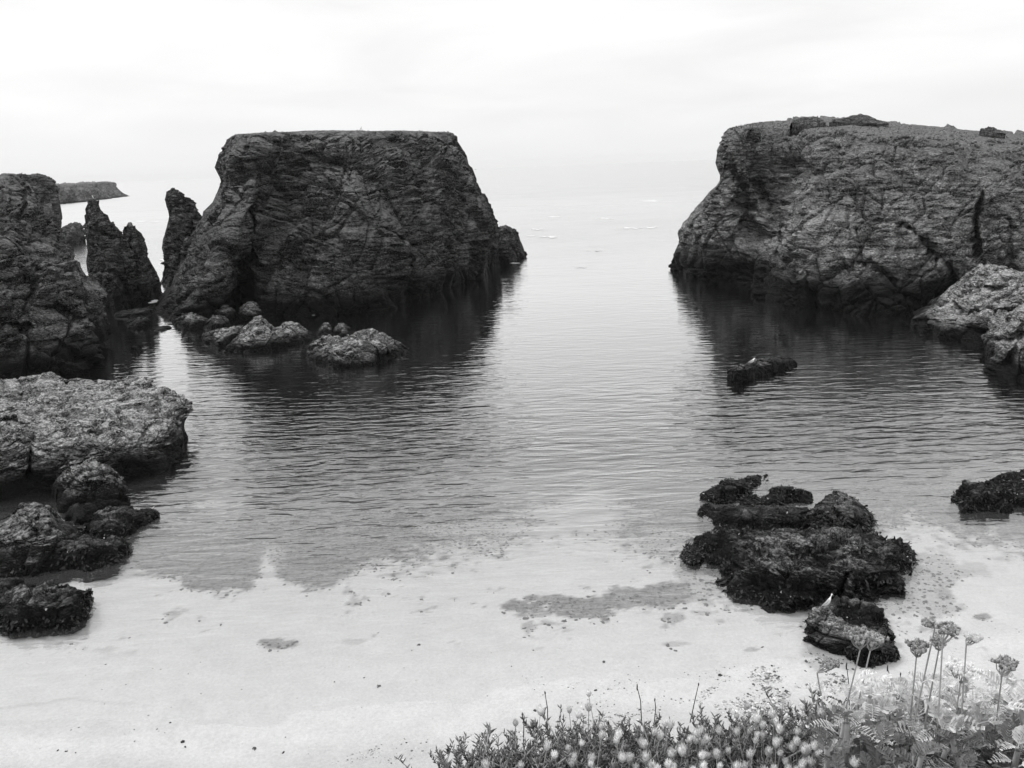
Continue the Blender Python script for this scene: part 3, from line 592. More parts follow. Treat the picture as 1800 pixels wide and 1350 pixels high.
small('low black rock nearest the beach on the left edge, grey patch on top', [(-110, 1110), (0, 1098), (50, 1112), (112, 1112), (150, 1085), (161, 1052)], [(-110, 1070), (0, 1062), (60, 1062), (120, 1062), (157, 1045)], [(-110, 1025), (0, 1018), (60, 1026), (120, 1018), (154, 1034)], 3.0, mat='lowdark', seed=34, ns=220, offs=0.5, style='low', nf=120, k=0.9)
# seaweed reef on the right
small('black cigar-shaped weedy rock at the top left tip of the reef', [(1237, 876), (1262, 884), (1300, 878), (1318, 866)], [(1238, 866), (1265, 864), (1300, 858), (1317, 856)], [(1240, 860), (1268, 848), (1300, 846), (1314, 850)], 1.7, mat='lowdark', seed=35, ns=110, style='low')
small('small ragged weedy rock behind the cigar-shaped one', [(1298, 856), (1325, 860), (1353, 850)], [(1299, 851), (1325, 848), (1352, 846)], [(1302, 844), (1328, 839), (1350, 842)], 1.5, mat='lowdark', seed=36, ns=90, style='low')
small('knobbly black hump in the upper middle of the seaweed reef', [(1296, 892), (1340, 898), (1390, 892), (1428, 884)], [(1300, 880), (1340, 880), (1390, 876), (1427, 874)], [(1308, 872), (1340, 866), (1390, 858), (1424, 856)], 2.0, mat='lowdark', seed=37, ns=150, style='low')
small('long low weedy ridge across the middle of the reef', [(1230, 905), (1262, 925), (1330, 938), (1400, 938), (1450, 930)], [(1232, 896), (1280, 905), (1340, 910), (1400, 912), (1450, 912)], [(1240, 885), (1290, 884), (1340, 890), (1400, 892), (1448, 896)], 2.6, mat='lowdark', seed=38, ns=180, style='low')
small('rounded black dome at the upper right of the seaweed reef', [(1418, 945), (1480, 952), (1520, 945), (1537, 925)], [(1422, 915), (1480, 912), (1520, 912), (1536, 915)], [(1428, 885), (1450, 870), (1475, 868), (1510, 882), (1532, 902)], 3.2, mat='lowdark', seed=39, ns=170, style='low', offs=0.5, nf=100)
small('largest reef rock, black with bare pale slabs and a diagonal cleft', [(1200, 975), (1250, 1005), (1290, 1035), (1340, 1060), (1400, 1071), (1450, 1058), (1500, 1068), (1560, 1050), (1612, 1012)], [(1205, 966), (1260, 975), (1320, 990), (1400, 1005), (1470, 1005), (1530, 1000), (1580, 1000), (1608, 998)], [(1212, 950), (1260, 935), (1320, 925), (1400, 930), (1460, 932), (1530, 938), (1575, 958), (1602, 985)], 6.0, mat='lowdark', seed=40, ns=340, ncap=150, nf=110, style='low', offs=0.7, k=1.2, dome=0.25,
      grooves=[([(1500, 985), (1470, 1060)], 8, 0.7)])
small('knobbly two-lobed rock on the sand where the white gull stands', [(1410, 1108), (1440, 1128), (1490, 1140), (1530, 1146), (1574, 1140)], [(1409, 1092), (1440, 1096), (1480, 1104), (1530, 1106), (1573, 1112)], [(1414, 1074), (1440, 1062), (1458, 1064), (1480, 1074), (1530, 1072), (1556, 1082), (1572, 1100)], 2.6, mid=[(1408, 1102), (1440, 1116), (1490, 1124), (1574, 1128)], mat='gullrock', seed=41, ns=220, ncap=110, nf=110, style='low', offs=0.25, k=1.1, dome=0.12, low=0.4)
small('black weedy foot rock in front of the gull rock', [(1490, 1160), (1515, 1176), (1550, 1172), (1581, 1160)], [(1492, 1142), (1520, 1144), (1550, 1142), (1578, 1144)], [(1496, 1130), (1520, 1122), (1550, 1120), (1574, 1128)], 1.1, mat='lowdark', seed=42, ns=110, style='low', offs=0.15, low=0.3)
small('flat weedy reef at the right edge, beyond the main reef', [(1664, 885), (1695, 905), (1740, 897), (1800, 893), (1880, 890)], [(1666, 876), (1700, 884), (1750, 880), (1800, 880), (1880, 880)], [(1674, 862), (1720, 848), (1760, 840), (1800, 845), (1880, 845)], 3.2, mat='lowdark', seed=43, ns=170, style='low', k=1.3)
small('low ragged black ridge touching the right edge behind the flat reef', [(1730, 858), (1770, 860), (1880, 862)], [(1732, 850), (1780, 846), (1880, 846)], [(1738, 838), (1770, 828), (1880, 830)], 2.0, mat='lowdark', seed=44, ns=110, style='low')

small('small weedy clump at the left tip of the seaweed reef', [(1193, 982), (1215, 992), (1252, 985)], [(1195, 974), (1218, 974), (1250, 970)], [(1199, 964), (1220, 955), (1246, 960)], 1.6, mat='lowdark', seed=45, ns=90, style='low')
small('dark lumpy rock filling the middle left of the seaweed reef', [(1222, 965), (1262, 975), (1310, 965)], [(1224, 950), (1265, 950), (1308, 945)], [(1230, 935), (1262, 925), (1302, 930)], 2.4, mat='lowdark', seed=46, ns=110, style='low')
# far headland
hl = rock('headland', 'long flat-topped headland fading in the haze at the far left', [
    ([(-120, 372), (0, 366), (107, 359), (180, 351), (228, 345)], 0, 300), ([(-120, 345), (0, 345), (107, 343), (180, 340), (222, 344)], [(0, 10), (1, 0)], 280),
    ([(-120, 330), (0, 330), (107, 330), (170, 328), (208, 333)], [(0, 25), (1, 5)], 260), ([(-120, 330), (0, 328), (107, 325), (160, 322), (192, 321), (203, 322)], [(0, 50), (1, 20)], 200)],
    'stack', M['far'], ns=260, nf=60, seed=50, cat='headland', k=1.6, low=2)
# bare rock pieces crowning the right stack
for lab, b, tp, bk_ in [('dark low crag at the left of the grassy top', [(1392, 216), (1420, 218), (1452, 216)], [(1394, 211), (1420, 210), (1450, 212)], [(1397, 207), (1418, 204), (1448, 209)]),
                        ('longer dark crag on the grassy top', [(1458, 215), (1510, 217), (1562, 217)], [(1462, 210), (1510, 209), (1560, 213)], [(1470, 208), (1512, 202), (1556, 210)]),
                        ('small dark crag at the right of the grassy top', [(1722, 232), (1740, 233), (1768, 233)], [(1724, 227), (1740, 226), (1764, 230)], [(1728, 224), (1738, 221), (1760, 228)])]:
    s = np.linspace(0, 1, 70); Yc = 118.
    px, py = pl(b, s); B0 = at_y(px, py, Yc+0*s); px, py = pl(tp, s); B1 = at_y(px, py, Yc+.6+0*s); px, py = pl(bk_, s); B2 = at_y(px, py, Yc+2.5+0*s)
    w = np.sqrt(np.maximum(0, 1-np.abs(2*s-1)**3))[:, None]; B3 = B0.copy(); B3[:, 1] += 4.5*w[:, 0]; B3[:, 2] -= 1.5
    B00 = B0.copy(); B00[:, 2] -= 1.5
    rows = [B00, B0, B1*w+B0*(1-w), B2*w+B0*(1-w), B3]; G = []
    for a in range(4):
        for tt in np.linspace(0, 1, 9)[:-1]: G.append(rows[a]*(1-tt)+rows[a+1]*tt)
    G.append(rows[4]); G = np.array(G); N = blur_grid(normals_grid(G), 3); N /= np.maximum(np.linalg.norm(N, axis=-1, keepdims=True), 1e-6)
    if N[16, 35, 2] < 0: N = -N
    G = displace(G, N, STY['boulder'], 0.5, 60)
    o = link(bpy.data.objects.new('crag', np_mesh('crag', G.reshape(-1, 3), grid_faces(*G.shape[:2]), M['spire'])), isr); o['label'] = lab

# ------------------------------------------------------------------ seaweed hanging on the low rocks
def frond_mesh(P, N, size, mat, name):
    n = len(P); r = np.random.default_rng(3)
    down = np.array([0, 0, -1.])-N*(N[:, 2:3]*-1); down /= np.maximum(np.linalg.norm(down, axis=1, keepdims=True), .2)
    a = r.normal(size=(n, 3)); down = down+a*0.55; down /= np.linalg.norm(down, axis=1, keepdims=True)
    side = np.cross(N, down); side /= np.maximum(np.linalg.norm(side, axis=1, keepdims=True), 1e-6)
    L = size*0.62*(0.4+r.random(n))[:, None]; w = L*0.3
    p0 = P+N*0.01; p1 = p0+down*L*0.5+N*L*(0.01+0.07*r.random(n))[:, None]; p2 = p0+down*L+N*0.02+side*(r.normal(size=(n, 1))*L*0.25)
    V = np.stack([p0-side*w*0.5, p0+side*w*0.5, p1-side*w, p1+side*w, p2-side*w*0.4, p2+side*w*0.4], 1).reshape(-1, 3)
    b = np.arange(n)[:, None]*6
    return np_mesh(name, V, np.concatenate([b+np.array([[0, 1, 3, 2]]), b+np.array([[2, 3, 5, 4]])]), mat, True)
def add_weed(o, count, zmax, size=0.22):
    D, N, nf = ROCKS[o.name]; ns = D.shape[1]; r = np.random.default_rng(hash(len(o['label'])) % 1000)
    A = D[:-1, :-1]; cell = np.linalg.norm(np.cross(D[1:, :-1]-A, D[:-1, 1:]-A), axis=-1)
    nzv = fbm(A.reshape(-1, 3)/1.1+3, 3).reshape(cell.shape)
    wgt = cell*(A[..., 2] > -0.15)*(sstep(zmax*1.15, zmax*0.75, A[..., 2]+nzv*zmax*0.9)+0.02); wgt = wgt.ravel()/wgt.sum()
    k = r.choice(len(wgt), count, p=wgt); i, j = k//(ns-1), k % (ns-1)
    P = D[i, j]+(D[i+1, j]-D[i, j])*r.random((count, 1))+(D[i, j+1]-D[i, j])*r.random((count, 1))
    c = link(bpy.data.objects.new('seaweed', frond_mesh(P, N[i, j], size, M['weed'], 'seaweed')), o); tag(c, kind='stuff')
for o in list(COL.objects):
    lb = o.get('label', '')
    if o.parent or o.name not in ROCKS: continue
    if 'largest reef' in lb: add_weed(o, 5000, 0.5)
    elif 'flat weedy reef' in lb or 'rounded black dome' in lb: add_weed(o, 2000, 0.6)
    elif 'reef' in lb or 'weedy' in lb or 'ragged' in lb: add_weed(o, 1000, 0.5, 0.16)
    elif 'gull stands' in lb: add_weed(o, 1600, 0.22, 0.13)
    elif 'nearest the beach' in lb: add_weed(o, 2000, 0.5)
    elif 'left shore' in lb: add_weed(o, 1000, 0.5)

# scrubby clumps on the brow of the right stack
mbm = MB(); r = np.random.default_rng(21); D, N, nf = ROCKS[isr.name]
px, py = project(D[:nf+60]); cand = np.argwhere((px > 1400) & (px < 1830) & (py > 222+(px-1300)*0.06) & (py < 300+(px-1400)*0.02) & (D[:nf+60][..., 2] > 10))
for q in cand[r.choice(len(cand), 190)]:
    p = D[q[0], q[1]]; xx = px[q[0], q[1]]; yy = py[q[0], q[1]]
    if r.random() > math.exp(-((yy-(250+(xx-1650)*0.06))/16)**2)+0.12: continue
    R_ = 0.25+0.4*r.random()
    for k in range(9): mbm.blob(p+np.array([r.normal()*R_, r.normal()*R_*0.5, R_*(.1+.5*r.random())]), (R_*.32, R_*.3, R_*.3), 7, 5, jitter=0.9)
M['turf'] = plain('turf', 0.14, 0.95, 0.1, 0.6, 1.0)
M['scrub'] = plain('pale_scrub', 0.16, 0.95, 0.1, 0.7, 1.2)
sc_ = link(bpy.data.objects.new('scrub', mbm.mesh('scrub', M['scrub'])), isr); tag(sc_, 'pale low scrub on the brow', kind='stuff')

for host, n_, sz in ((isl, 260, .13), (isr, 900, .17)):
    D, N, nf = ROCKS[host.name]; cp_ = D[nf-8:nf+50].reshape(-1, 3); k = r.choice(len(cp_), n_); p = cp_[k]; mbt = MB()
    for q in p:
        for w in range(3):
            a = r.random()*6.28; h_ = sz*(.4+r.random()); sd_ = np.array([math.cos(a), math.sin(a), 0])*sz*.35
            mbt.add([q-sd_, q+sd_, q+np.array([r.normal()*.08, r.normal()*.08, h_])], [[0, 1, 2]])
    tu = link(bpy.data.objects.new('turf', mbt.mesh('turf', M['turf'], False)), host); tag(tu, 'short turf tufts on the flat top', kind='stuff')

# ------------------------------------------------------------------ foam
mbm = MB(); r = np.random.default_rng(31)
for cx_, cy_, w, hh in [(1142, 353, 22, 2.4), (1105, 401, 12, 2), (1138, 400, 16, 2), (960, 416, 22, 2.2), (945, 403, 10, 1.6), (1062, 384, 14, 1.6), (975, 381, 14, 1.6), (885, 462, 26, 2), (650, 544, 18, 2), (552, 553, 8, 2), (245, 389, 20, 1.6), (270, 390, 8, 1.2), (270, 530, 14, 4), (262, 545, 24, 3), (1020, 470, 10, 1), (1200, 330, 10, 1), (900, 345, 12, 1), (232, 345, 8, 1), (205, 349, 10, 1), (1050, 440, 12, 1), (285, 457, 8, 3)]:
    for k in range(7):
        cx2, cy2 = cx_+r.normal()*w*0.45, cy_+r.normal()*hh*0.35; n = 14; th = np.linspace(0, 2*math.pi, n, endpoint=False)
        rr = (0.6+0.8*r.random(n))
        p = at_water(cx2+np.cos(th)*w*0.35*rr, cy2+np.sin(th)*hh*0.28*rr, 0.02+0.003*k); c = p.mean(0, keepdims=True)
        mbm.add(np.concatenate([p, c]), np.array([[a, (a+1) % n, n] for a in range(n)]))
M['foam'] = plain('sea_foam', 0.75, 0.9, 0.1, 0.15, 2)
fo = link(bpy.data.objects.new('foam', mbm.mesh('foam', M['foam'], False))); tag(fo, 'thin white foam patches on the sea between and beyond the stacks', 'foam', kind='stuff')

# ------------------------------------------------------------------ gulls
def surf_z(x, y, names):
    best = -9
    for nme in names:
        D = ROCKS[nme][0].reshape(-1, 3); d = np.hypot(D[:, 0]-x, D[:, 1]-y); k = np.argsort(d)[:4]
        if d[k[0]] < 0.5: best = max(best, D[k, 2].max())
    return best
def rock_by(txt):
    return [o.name for o in COL.objects if o.name in ROCKS and txt in o.get('label', '')]
def ellring(c, a, b, n=14, tilt=0):
    th = np.arange(n)*2*math.pi/n
    return np.stack([c[0]+np.sin(tilt)*np.sin(th)*b, c[1]+np.cos(th)*a, c[2]+np.cos(tilt)*np.sin(th)*b], -1)
def make_gull(label, loc, yaw, sitting=False, scale=1.0):
    t = empty('gull', loc); t.rotation_euler = (0, 0, yaw); t.scale = (scale,)*3; tag(t, label, 'gull')
    z0 = 0.02 if sitting else 0.13
    up = 0.35 if sitting else 0.62     # body pitch
    # body: rings from tail to head along a curved spine, +X forward
    sp = [(-.20, .09, .012, .010), (-.15, .10, .032, .028), (-.08, .12, .058, .055), (0, .15, .070, .072), (.06, .19, .064, .068), (.10, .24, .044, .046), (.115, .28, .034, .034), (.13, .31, .036, .036), (.15, .33, .033, .033), (.175, .333, .018, .018), (.185, .333, .004, .004)]
    if sitting: sp = [(x, z*0.72 if z < .2 else .16+(z-.2)*0.7, a, b) for x, z, a, b in sp]
    pit = 0.0 if sitting else math.radians(32); cp, sp_ = math.cos(pit), math.sin(pit)
    def lean(V):
        V = np.array(V, float); x, z = V[..., 0].copy(), V[..., 2]-z0-.1; V[..., 0] = x*cp-z*sp_*0.55; V[..., 2] = z0+.1+x*sp_+z*cp; return V
    rings = [lean(ellring((x, 0, z0+z-0.02), a*1.25, b*1.25, 14, 0.25)) for x, z, a, b in sp]
    V = np.concatenate(rings); k = len(sp); n = 14
    i = np.arange(k-1)[:, None]*n+np.arange(n); j = np.arange(k-1)[:, None]*n+(np.arange(n)+1) % n
    mb_ = MB(); mb_.add(V, np.stack([i, j, j+n, i+n], -1).reshape(-1, 4)); mb_.add(rings[0], np.array([[0, q, q+1] for q in range(1, n-1)]))
    link(bpy.data.objects.new('body', mb_.mesh('body', M['white'])), t)
    hz_ = rings[-3].mean(0)
    mb_ = MB(); mb_.tube([hz_+np.array([.02, 0, 0]), hz_+np.array([.05, 0, -.004]), hz_+np.array([.075, 0, -.014])], [.011, .008, .002], 6)
    link(bpy.data.objects.new('beak', mb_.mesh('beak', M['beak'])), t)
    for sgn in (-1, 1):
        mb_ = MB(); mb_.blob(hz_+np.array([.008, sgn*.03, .008]), (.005, .004, .005), 6, 4)
        link(bpy.data.objects.new('eye', mb_.mesh('eye', M['weed'])), t)
    for sgn in (-1, 1):
        mb_ = MB(); W_ = []
        for x, z, a, h_ in [(.07, .19, .062, .03), (.02, .175, .074, .05), (-.06, .14, .066, .05), (-.14, .11, .042, .035), (-.22, .085, .020, .018), (-.27, .07, .006, .004)]:
            if sitting: z *= .75
            W_.append([(x, sgn*a*0.4, z0+z+h_), (x, sgn*a*1.03, z0+z+h_*0.5), (x, sgn*(a+.006), z0+z-.2*h_), (x, sgn*a*.75, z0+z-h_*.5)])
        V = lean(np.array(W_).reshape(-1, 3)); i = (np.arange(5)[:, None]*4+np.arange(3)).ravel()
        mb_.add(V, np.stack([i, i+1, i+5, i+4], -1))
        link(bpy.data.objects.new('wing', mb_.mesh('wing', M['grey_feather'])), t)
    if not sitting:
        for sgn in (-1, 1):
            mb_ = MB(); mb_.tube([(0, sgn*.03, z0+.08), (.005, sgn*.03, z0), (.0, sgn*.03, .0)], [.012, .006, .005], 6)
            for a in (-.4, 0, .4): mb_.tube([(0, sgn*.03, .005), (.045*math.cos(a), sgn*.03+.045*math.sin(a), .003)], [.005, .003], 4)
            link(bpy.data.objects.new('leg', mb_.mesh('leg', M['leg'])), t)
    return t
def perch(px_, py_, names, z_guess):
    # walk down the ray until it meets the rock
    nm = [n for n in names]; D = np.concatenate([ROCKS[n][0].reshape(-1, 3) for n in nm]); qx, qy = project(D)
    d = np.hypot(qx-px_, qy-py_); k = np.argsort(d)[:12]; k = k[np.argmin(D[k, 1])]; return D[k]
p = perch(1456, 1069, rock_by('gull stands'), 1); make_gull('white gull standing on the two-lobed rock in the shallows, facing right', (p[0], p[1], p[2]-0.02), math.radians(-15), False, 1.15)
p = perch(1322, 637, rock_by('floating-looking'), 1); make_gull('white gull resting on the lone dark slab in the water', (p[0], p[1], p[2]-0.01), math.radians(20), True, 1.3)
D = ROCKS[rock_by('tall pointed')[0]][0].reshape(-1, 3); p = D[np.argmax(D[:, 2])]; make_gull('tiny gull perched on the tip of the tall pointed spire', (p[0], p[1], p[2]-0.03), math.radians(160), False, 1.0)
D = ROCKS['sea_stack'][0].reshape(-1, 3); qx, qy = project(D); kk = np.argmin(np.abs(qx-635)*1.0+(qy-225)*2); p = D[kk]
make_gull('tiny bird silhouetted on the flat top edge of the big left stack', (p[0], p[1], p[2]-0.03), math.radians(60), False, 1.1)
# distant boat
p = at_water(836, 298); b = empty('boat', tuple(p)); tag(b, 'tiny faint boat far out in the haze just right of the left stack', 'boat')
Ls, Bm = 11., 3.2; V = []
for x, w, zt, zb in [(-.5, .8, .9, -.3), (-.2, 1, .9, -.4), (.2, .9, 1.1, -.4), (.42, .4, 1.4, -.3), (.5, .02, 1.6, 0)]:
    V += [(x*Ls, -w*Bm/2, zt), (x*Ls, -w*Bm/3, zb), (x*Ls, w*Bm/3, zb), (x*Ls, w*Bm/2, zt)]
F = [[a*4+c, a*4+(c+1) % 4, a*4+4+(c+1) % 4, a*4+4+c] for a in range(4) for c in range(4)]+[[3, 2, 1, 0]]
link(bpy.data.objects.new('hull', np_mesh('hull', V, np.array(F), M['hull'], False)), b)
V = [(x, y, z) for x in (-2.5, .8) for y in (-1, 1) for z in (.9, 2.9)]
link(bpy.data.objects.new('cabin', np_mesh('cabin', V, np.array([[0, 1, 3, 2], [4, 6, 7, 5], [0, 4, 5, 1], [2, 3, 7, 6], [1, 5, 7, 3]]), M['hull'], False)), b)
mb_ = MB(); mb_.tube([(-1, 0, 2.9), (-1, 0, 6)], .12, 6); link(bpy.data.objects.new('mast', mb_.mesh('mast', M['hull'])), b)

# ------------------------------------------------------------------ shingle on the beach
r = np.random.default_rng(41)
def ground_px(n, poly):
    poly = np.array(poly, float); lo, hi = poly.min(0), poly.max(0); out = []
    while len(out) < n:
        q = lo+(hi-lo)*r.random((n*2, 2)); x, y = q[:, 0], q[:, 1]; ins = np.zeros(len(q), bool); j = len(poly)-1
        for i in range(len(poly)):
            xi, yi = poly[i]; xj, yj = poly[j]; c = ((yi > y) != (yj > y)) & (x < (xj-xi)*(y-yi)/(yj-yi+1e-9)+xi); ins ^= c; j = i
        out += list(q[ins])
    return np.array(out[:n])
def pebbles(n, poly, smin, smax, thin=True):
    q = ground_px(n, poly); p = at_water(q[:, 0], q[:, 1], 0.1)
    if thin:
        keep = fbm(p*np.array([1, 1, 0])/1.6, 4)+0.25 > r.random(n)*0.6-0.1; p = p[keep]
    p[:, 2] = bed_z(p[:, 0], p[:, 1]); n = len(p); sz = smin+(smax-smin)*r.random(n)**3
    base = np.array([[1, 0, 0], [0, 1, 0], [-1, 0, 0], [0, -1, 0], [0, 0, .7], [.6, .6, .35], [-.6, .6, .3], [-.6, -.6, .35], [.6, -.6, .3]])
    a = r.random(n)*6.28; ca, sa = np.cos(a), np.sin(a); B = base[None]*(0.75+0.5*r.random((n, 9, 1)))*np.stack([sz, sz*(.5+.5*r.random(n)), sz*(.5+.5*r.random(n))], -1)[:, None]
    X = B[..., 0]*ca[:, None]-B[..., 1]*sa[:, None]; Y = B[..., 0]*sa[:, None]+B[..., 1]*ca[:, None]
    V = np.stack([X, Y, B[..., 2]], -1)+p[:, None]; F = np.array([[0, 5, 4], [5, 1, 4], [1, 6, 4], [6, 2, 4], [2, 7, 4], [7, 3, 4], [3, 8, 4], [8, 0, 4]])
    return V.reshape(-1, 3), (np.arange(n)[:, None, None]*9+F[None]).reshape(-1, 3)
t = NT('shingle'); g = t.n('ShaderNodeNewGeometry').outputs['Random Per Island']
M['shingle'] = t.finish(t.bsdf(t.rng(t.math('POWER', g, 1.2), 0, 1, 0.06, 0.75), 0.8))
mbm = MB()
for n, poly, a, b in [(9000, [(560, 1350), (700, 1300), (960, 1285), (1200, 1230), (1300, 1180), (1420, 1160), (1500, 1200), (1480, 1290), (1200, 1320), (900, 1350)], .012, .05),
                      (3500, [(1230, 1215), (1300, 1175), (1420, 1150), (1490, 1190), (1450, 1270), (1300, 1290)], .02, .075),
                      (1200, [(900, 1180), (1150, 1180), (1420, 1150), (1300, 1230), (1000, 1280)], .012, .04), (500, [(0, 1130), (1800, 1130), (1800, 1250), (900, 1320), (0, 1345)], .012, .045), (220, [(1560, 1060), (1800, 1060), (1800, 1220), (1600, 1200)], .02, .06)]:
    V, F = pebbles(n, poly, a, b); mbm.add(V, F)
tag(link(bpy.data.objects.new('shingle', mbm.mesh('shingle', M['shingle'], False))), 'scattered pebbles and shingle on the pale sand at the cliff foot', kind='stuff')
gw = weed.reshape(gy_b.shape); kx = np.argwhere((gw > .35) & (gy_b > 24) & (gy_b < 42) & (np.abs(gx_b) < 26)); kx = kx[r.choice(len(kx), 16000)]
pg = np.stack([gx_b[kx[:, 0], kx[:, 1]], gy_b[kx[:, 0], kx[:, 1]]], -1)+r.normal(size=(16000, 2))*.12; qx, qy = project(np.column_stack([pg, np.zeros(len(pg))]))
_gp = ground_px; ground_px = lambda n, poly: np.stack([qx, qy], -1)
V, F = pebbles(16000, None, .02, .11, False); ground_px = _gp
M['gravel'] = t_g = plain('dark_gravel', 0.10, 0.9, 0.1)
tag(link(bpy.data.objects.new('gravel', np_mesh('gravel', V, F, M['gravel'], False))), 'dark gravel and weed lying in patches on the shallow seabed', kind='stuff')
V, F = pebbles(60, [(0, 1120), (1500, 1120), (1500, 1260), (800, 1330), (0, 1345)], .03, .09, False)
tag(link(bpy.data.objects.new('beach_debris', np_mesh('beach_debris', V, F, M['weed'], False))), 'dark scraps of seaweed dotted over the pale sand', kind='stuff')

# ------------------------------------------------------------------ cliff edge under the camera
EDGE = [(-400, 1480), (600, 1400), (770, 1385), (840, 1355), (960, 1332), (1100, 1322), (1300, 1308), (1450, 1280), (1600, 1240), (1800, 1215), (2200, 1180)]
LZ = CAM_H-1.18
def edge_y(px_): return np.interp(px_, [e[0] for e in EDGE], [e[1] for e in EDGE])
ex = np.linspace(-400, 2200, 90); E = at_water(ex, edge_y(ex), LZ)
rows = []
for d_, z_ in [(-4.0, .25), (-1.5, .12), (-.6, .06), (-.3, .03), (-.1, 0), (0, -.04), (-.02, -.15), (-.15, -.5), (-.3, -1.5), (-.8, -5), (-.7, -10), (-1.0, -LZ-.2)]:
    q = E.copy(); q[:, 1] += d_; q[:, 2] += z_; rows.append(q)
G = np.array(rows); G += 0.03*np.stack([fbm(G.reshape(-1, 3)*5+a*9, 3).reshape(G.shape[:2]) for a in range(3)], -1)
M['soil'] = plain('dark_soil', 0.02, 0.95, 0.1, 0.5, 15)
tag(link(bpy.data.objects.new('cliff_ledge', np_mesh('cliff_ledge', G.reshape(-1, 3), grid_faces(*G.shape[:2]), M['soil']))), 'dark soil ledge of the cliff edge carrying the plants', kind='structure')

# ------------------------------------------------------------------ plants on the ledge
def leafmat(name, v, var, rough=0.7, trans=0.0):
    t = NT(name); oi = t.n('ShaderNodeObjectInfo').outputs['Random']; ri = t.n('ShaderNodeNewGeometry').outputs['Random Per Island']
    val = t.math('MULTIPLY', t.rng(ri, 0, 1, v*(1-var), v*(1+var)), t.rng(oi, 0, 1, 0.8, 1.2))
    val = t.math('MULTIPLY', val, t.rng(t.noise(t.pos(obj=True), 90, 3), .3, .7, .85, 1.15))
    b = t.bsdf(val, rough, None, 0.3)
    tl = t.n('ShaderNodeBsdfTranslucent'); t.set(tl, 'Color', val)
    return t.finish(t.n('ShaderNodeMixShader', {0: trans, 1: b, 2: tl}))
M['samphire'] = leafmat('samphire_leaf', 0.19, 0.5, 0.5)
M['ragleaf'] = leafmat('felted_leaf', 0.80, 0.2, 0.9, 0.2)
M['ragleaf_low'] = leafmat('greener_leaf', 0.25, 0.35, 0.8, 0.15)
M['stalk'] = leafmat('pale_stalk', 0.38, 0.2, 0.9)
M['bud'] = leafmat('flower_bud', 0.30, 0.7, 0.8)
M['bud_white'] = leafmat('white_bud', 0.75, 0.15, 0.9)
M['tail'] = leafmat('grass_head', 0.82, 0.15, 0.95, 0.2)
M['dry'] = leafmat('dry_stalk', 0.06, 0.4, 0.9)
rr = np.random.default_rng(77)
def finger(mb, p, d, L, w):
    """a fleshy pointed leaf, three-sided"""
    d = d/np.linalg.norm(d); a = np.cross(d, [.3, .5, .8]); a /= np.linalg.norm(a); b = np.cross(d, a); V = []
    for t_, r_ in ((0, .5), (.55, 1.0)):
        for k in range(3): V.append(p+d*L*t_+(a*math.cos(k*2.09)+b*math.sin(k*2.09))*w*r_)
    V.append(p+d*L); mb.add(V, [[0, 1, 4], [0, 4, 3], [1, 2, 5], [1, 5, 4], [2, 0, 3], [2, 3, 5], [3, 4, 6], [4, 5, 6], [5, 3, 6]])
def samphire_meshes(seed):
    r = np.random.default_rng(seed); st, lf = MB(), MB()
    for k in range(16):
        b = np.array([r.normal()*.03, r.normal()*.03, 0]); tip = b+np.array([r.normal()*.045, r.normal()*.045, .05+.045*r.random()]); mid = (b+tip)/2+r.normal(size=3)*.008
        st.tube([b, mid, tip], [.0022, .0018, .0012], 4)
        for q in range(30):
            t_ = .15+.85*r.random(); p = b*(1-t_)+tip*t_; L = .011+.010*r.random()
            finger(lf, p, np.array([r.normal()*.7, r.normal()*.7, .8+.4*r.random()]), L, .0017+.0006*r.random())
    return st.mesh('stems', M['stalk']), lf.mesh('leaves', M['samphire'])
SAM = [samphire_meshes(i) for i in range(5)]
def hare_meshes(seed):
    r = np.random.default_rng(seed); H = .125; bend = r.normal(size=2)*.012
    pts = [(0, 0, 0), (bend[0]*.3, bend[1]*.3, H*.5), (bend[0], bend[1], H)]; st = MB(); st.tube(pts, [.0009, .0008, .0007], 4)
    c = np.array(pts[-1]); d = np.array([bend[0]*4, bend[1]*4, 1]); d /= np.linalg.norm(d); hd = MB(); L = .0062+.003*r.random(); R_ = L*.72
    A = np.cross(d, [1, 0, 0]); A /= np.linalg.norm(A); B = np.cross(d, A)
    c = c*0; hd.blob(c+d*L*.8, (R_, R_, L), 10, 8, axis=np.stack([A, B, d], -1))
    for k in range(170):
        th = r.random()*6.28; zz = r.random()*2-1; s_ = math.sqrt(1-zz*zz); n = (A*math.cos(th)+B*math.sin(th))*s_+d*zz
        p = c+d*L*.8+(A*math.cos(th)+B*math.sin(th))*s_*R_+d*zz*L*.95; q = n*.5+d*.9; q /= np.linalg.norm(q); sd_ = np.cross(q, n+.01)*.0006/ (np.linalg.norm(np.cross(q, n+.01))+1e-9)
        hd.add([p-sd_, p+sd_, p+q*(.004+.004*r.random())], [[0, 1, 2]])
    return st.mesh('stem', M['stalk']), hd.mesh('flower_head', M['tail']), pts[-1]
HARE = [hare_meshes(i+20) for i in range(6)]
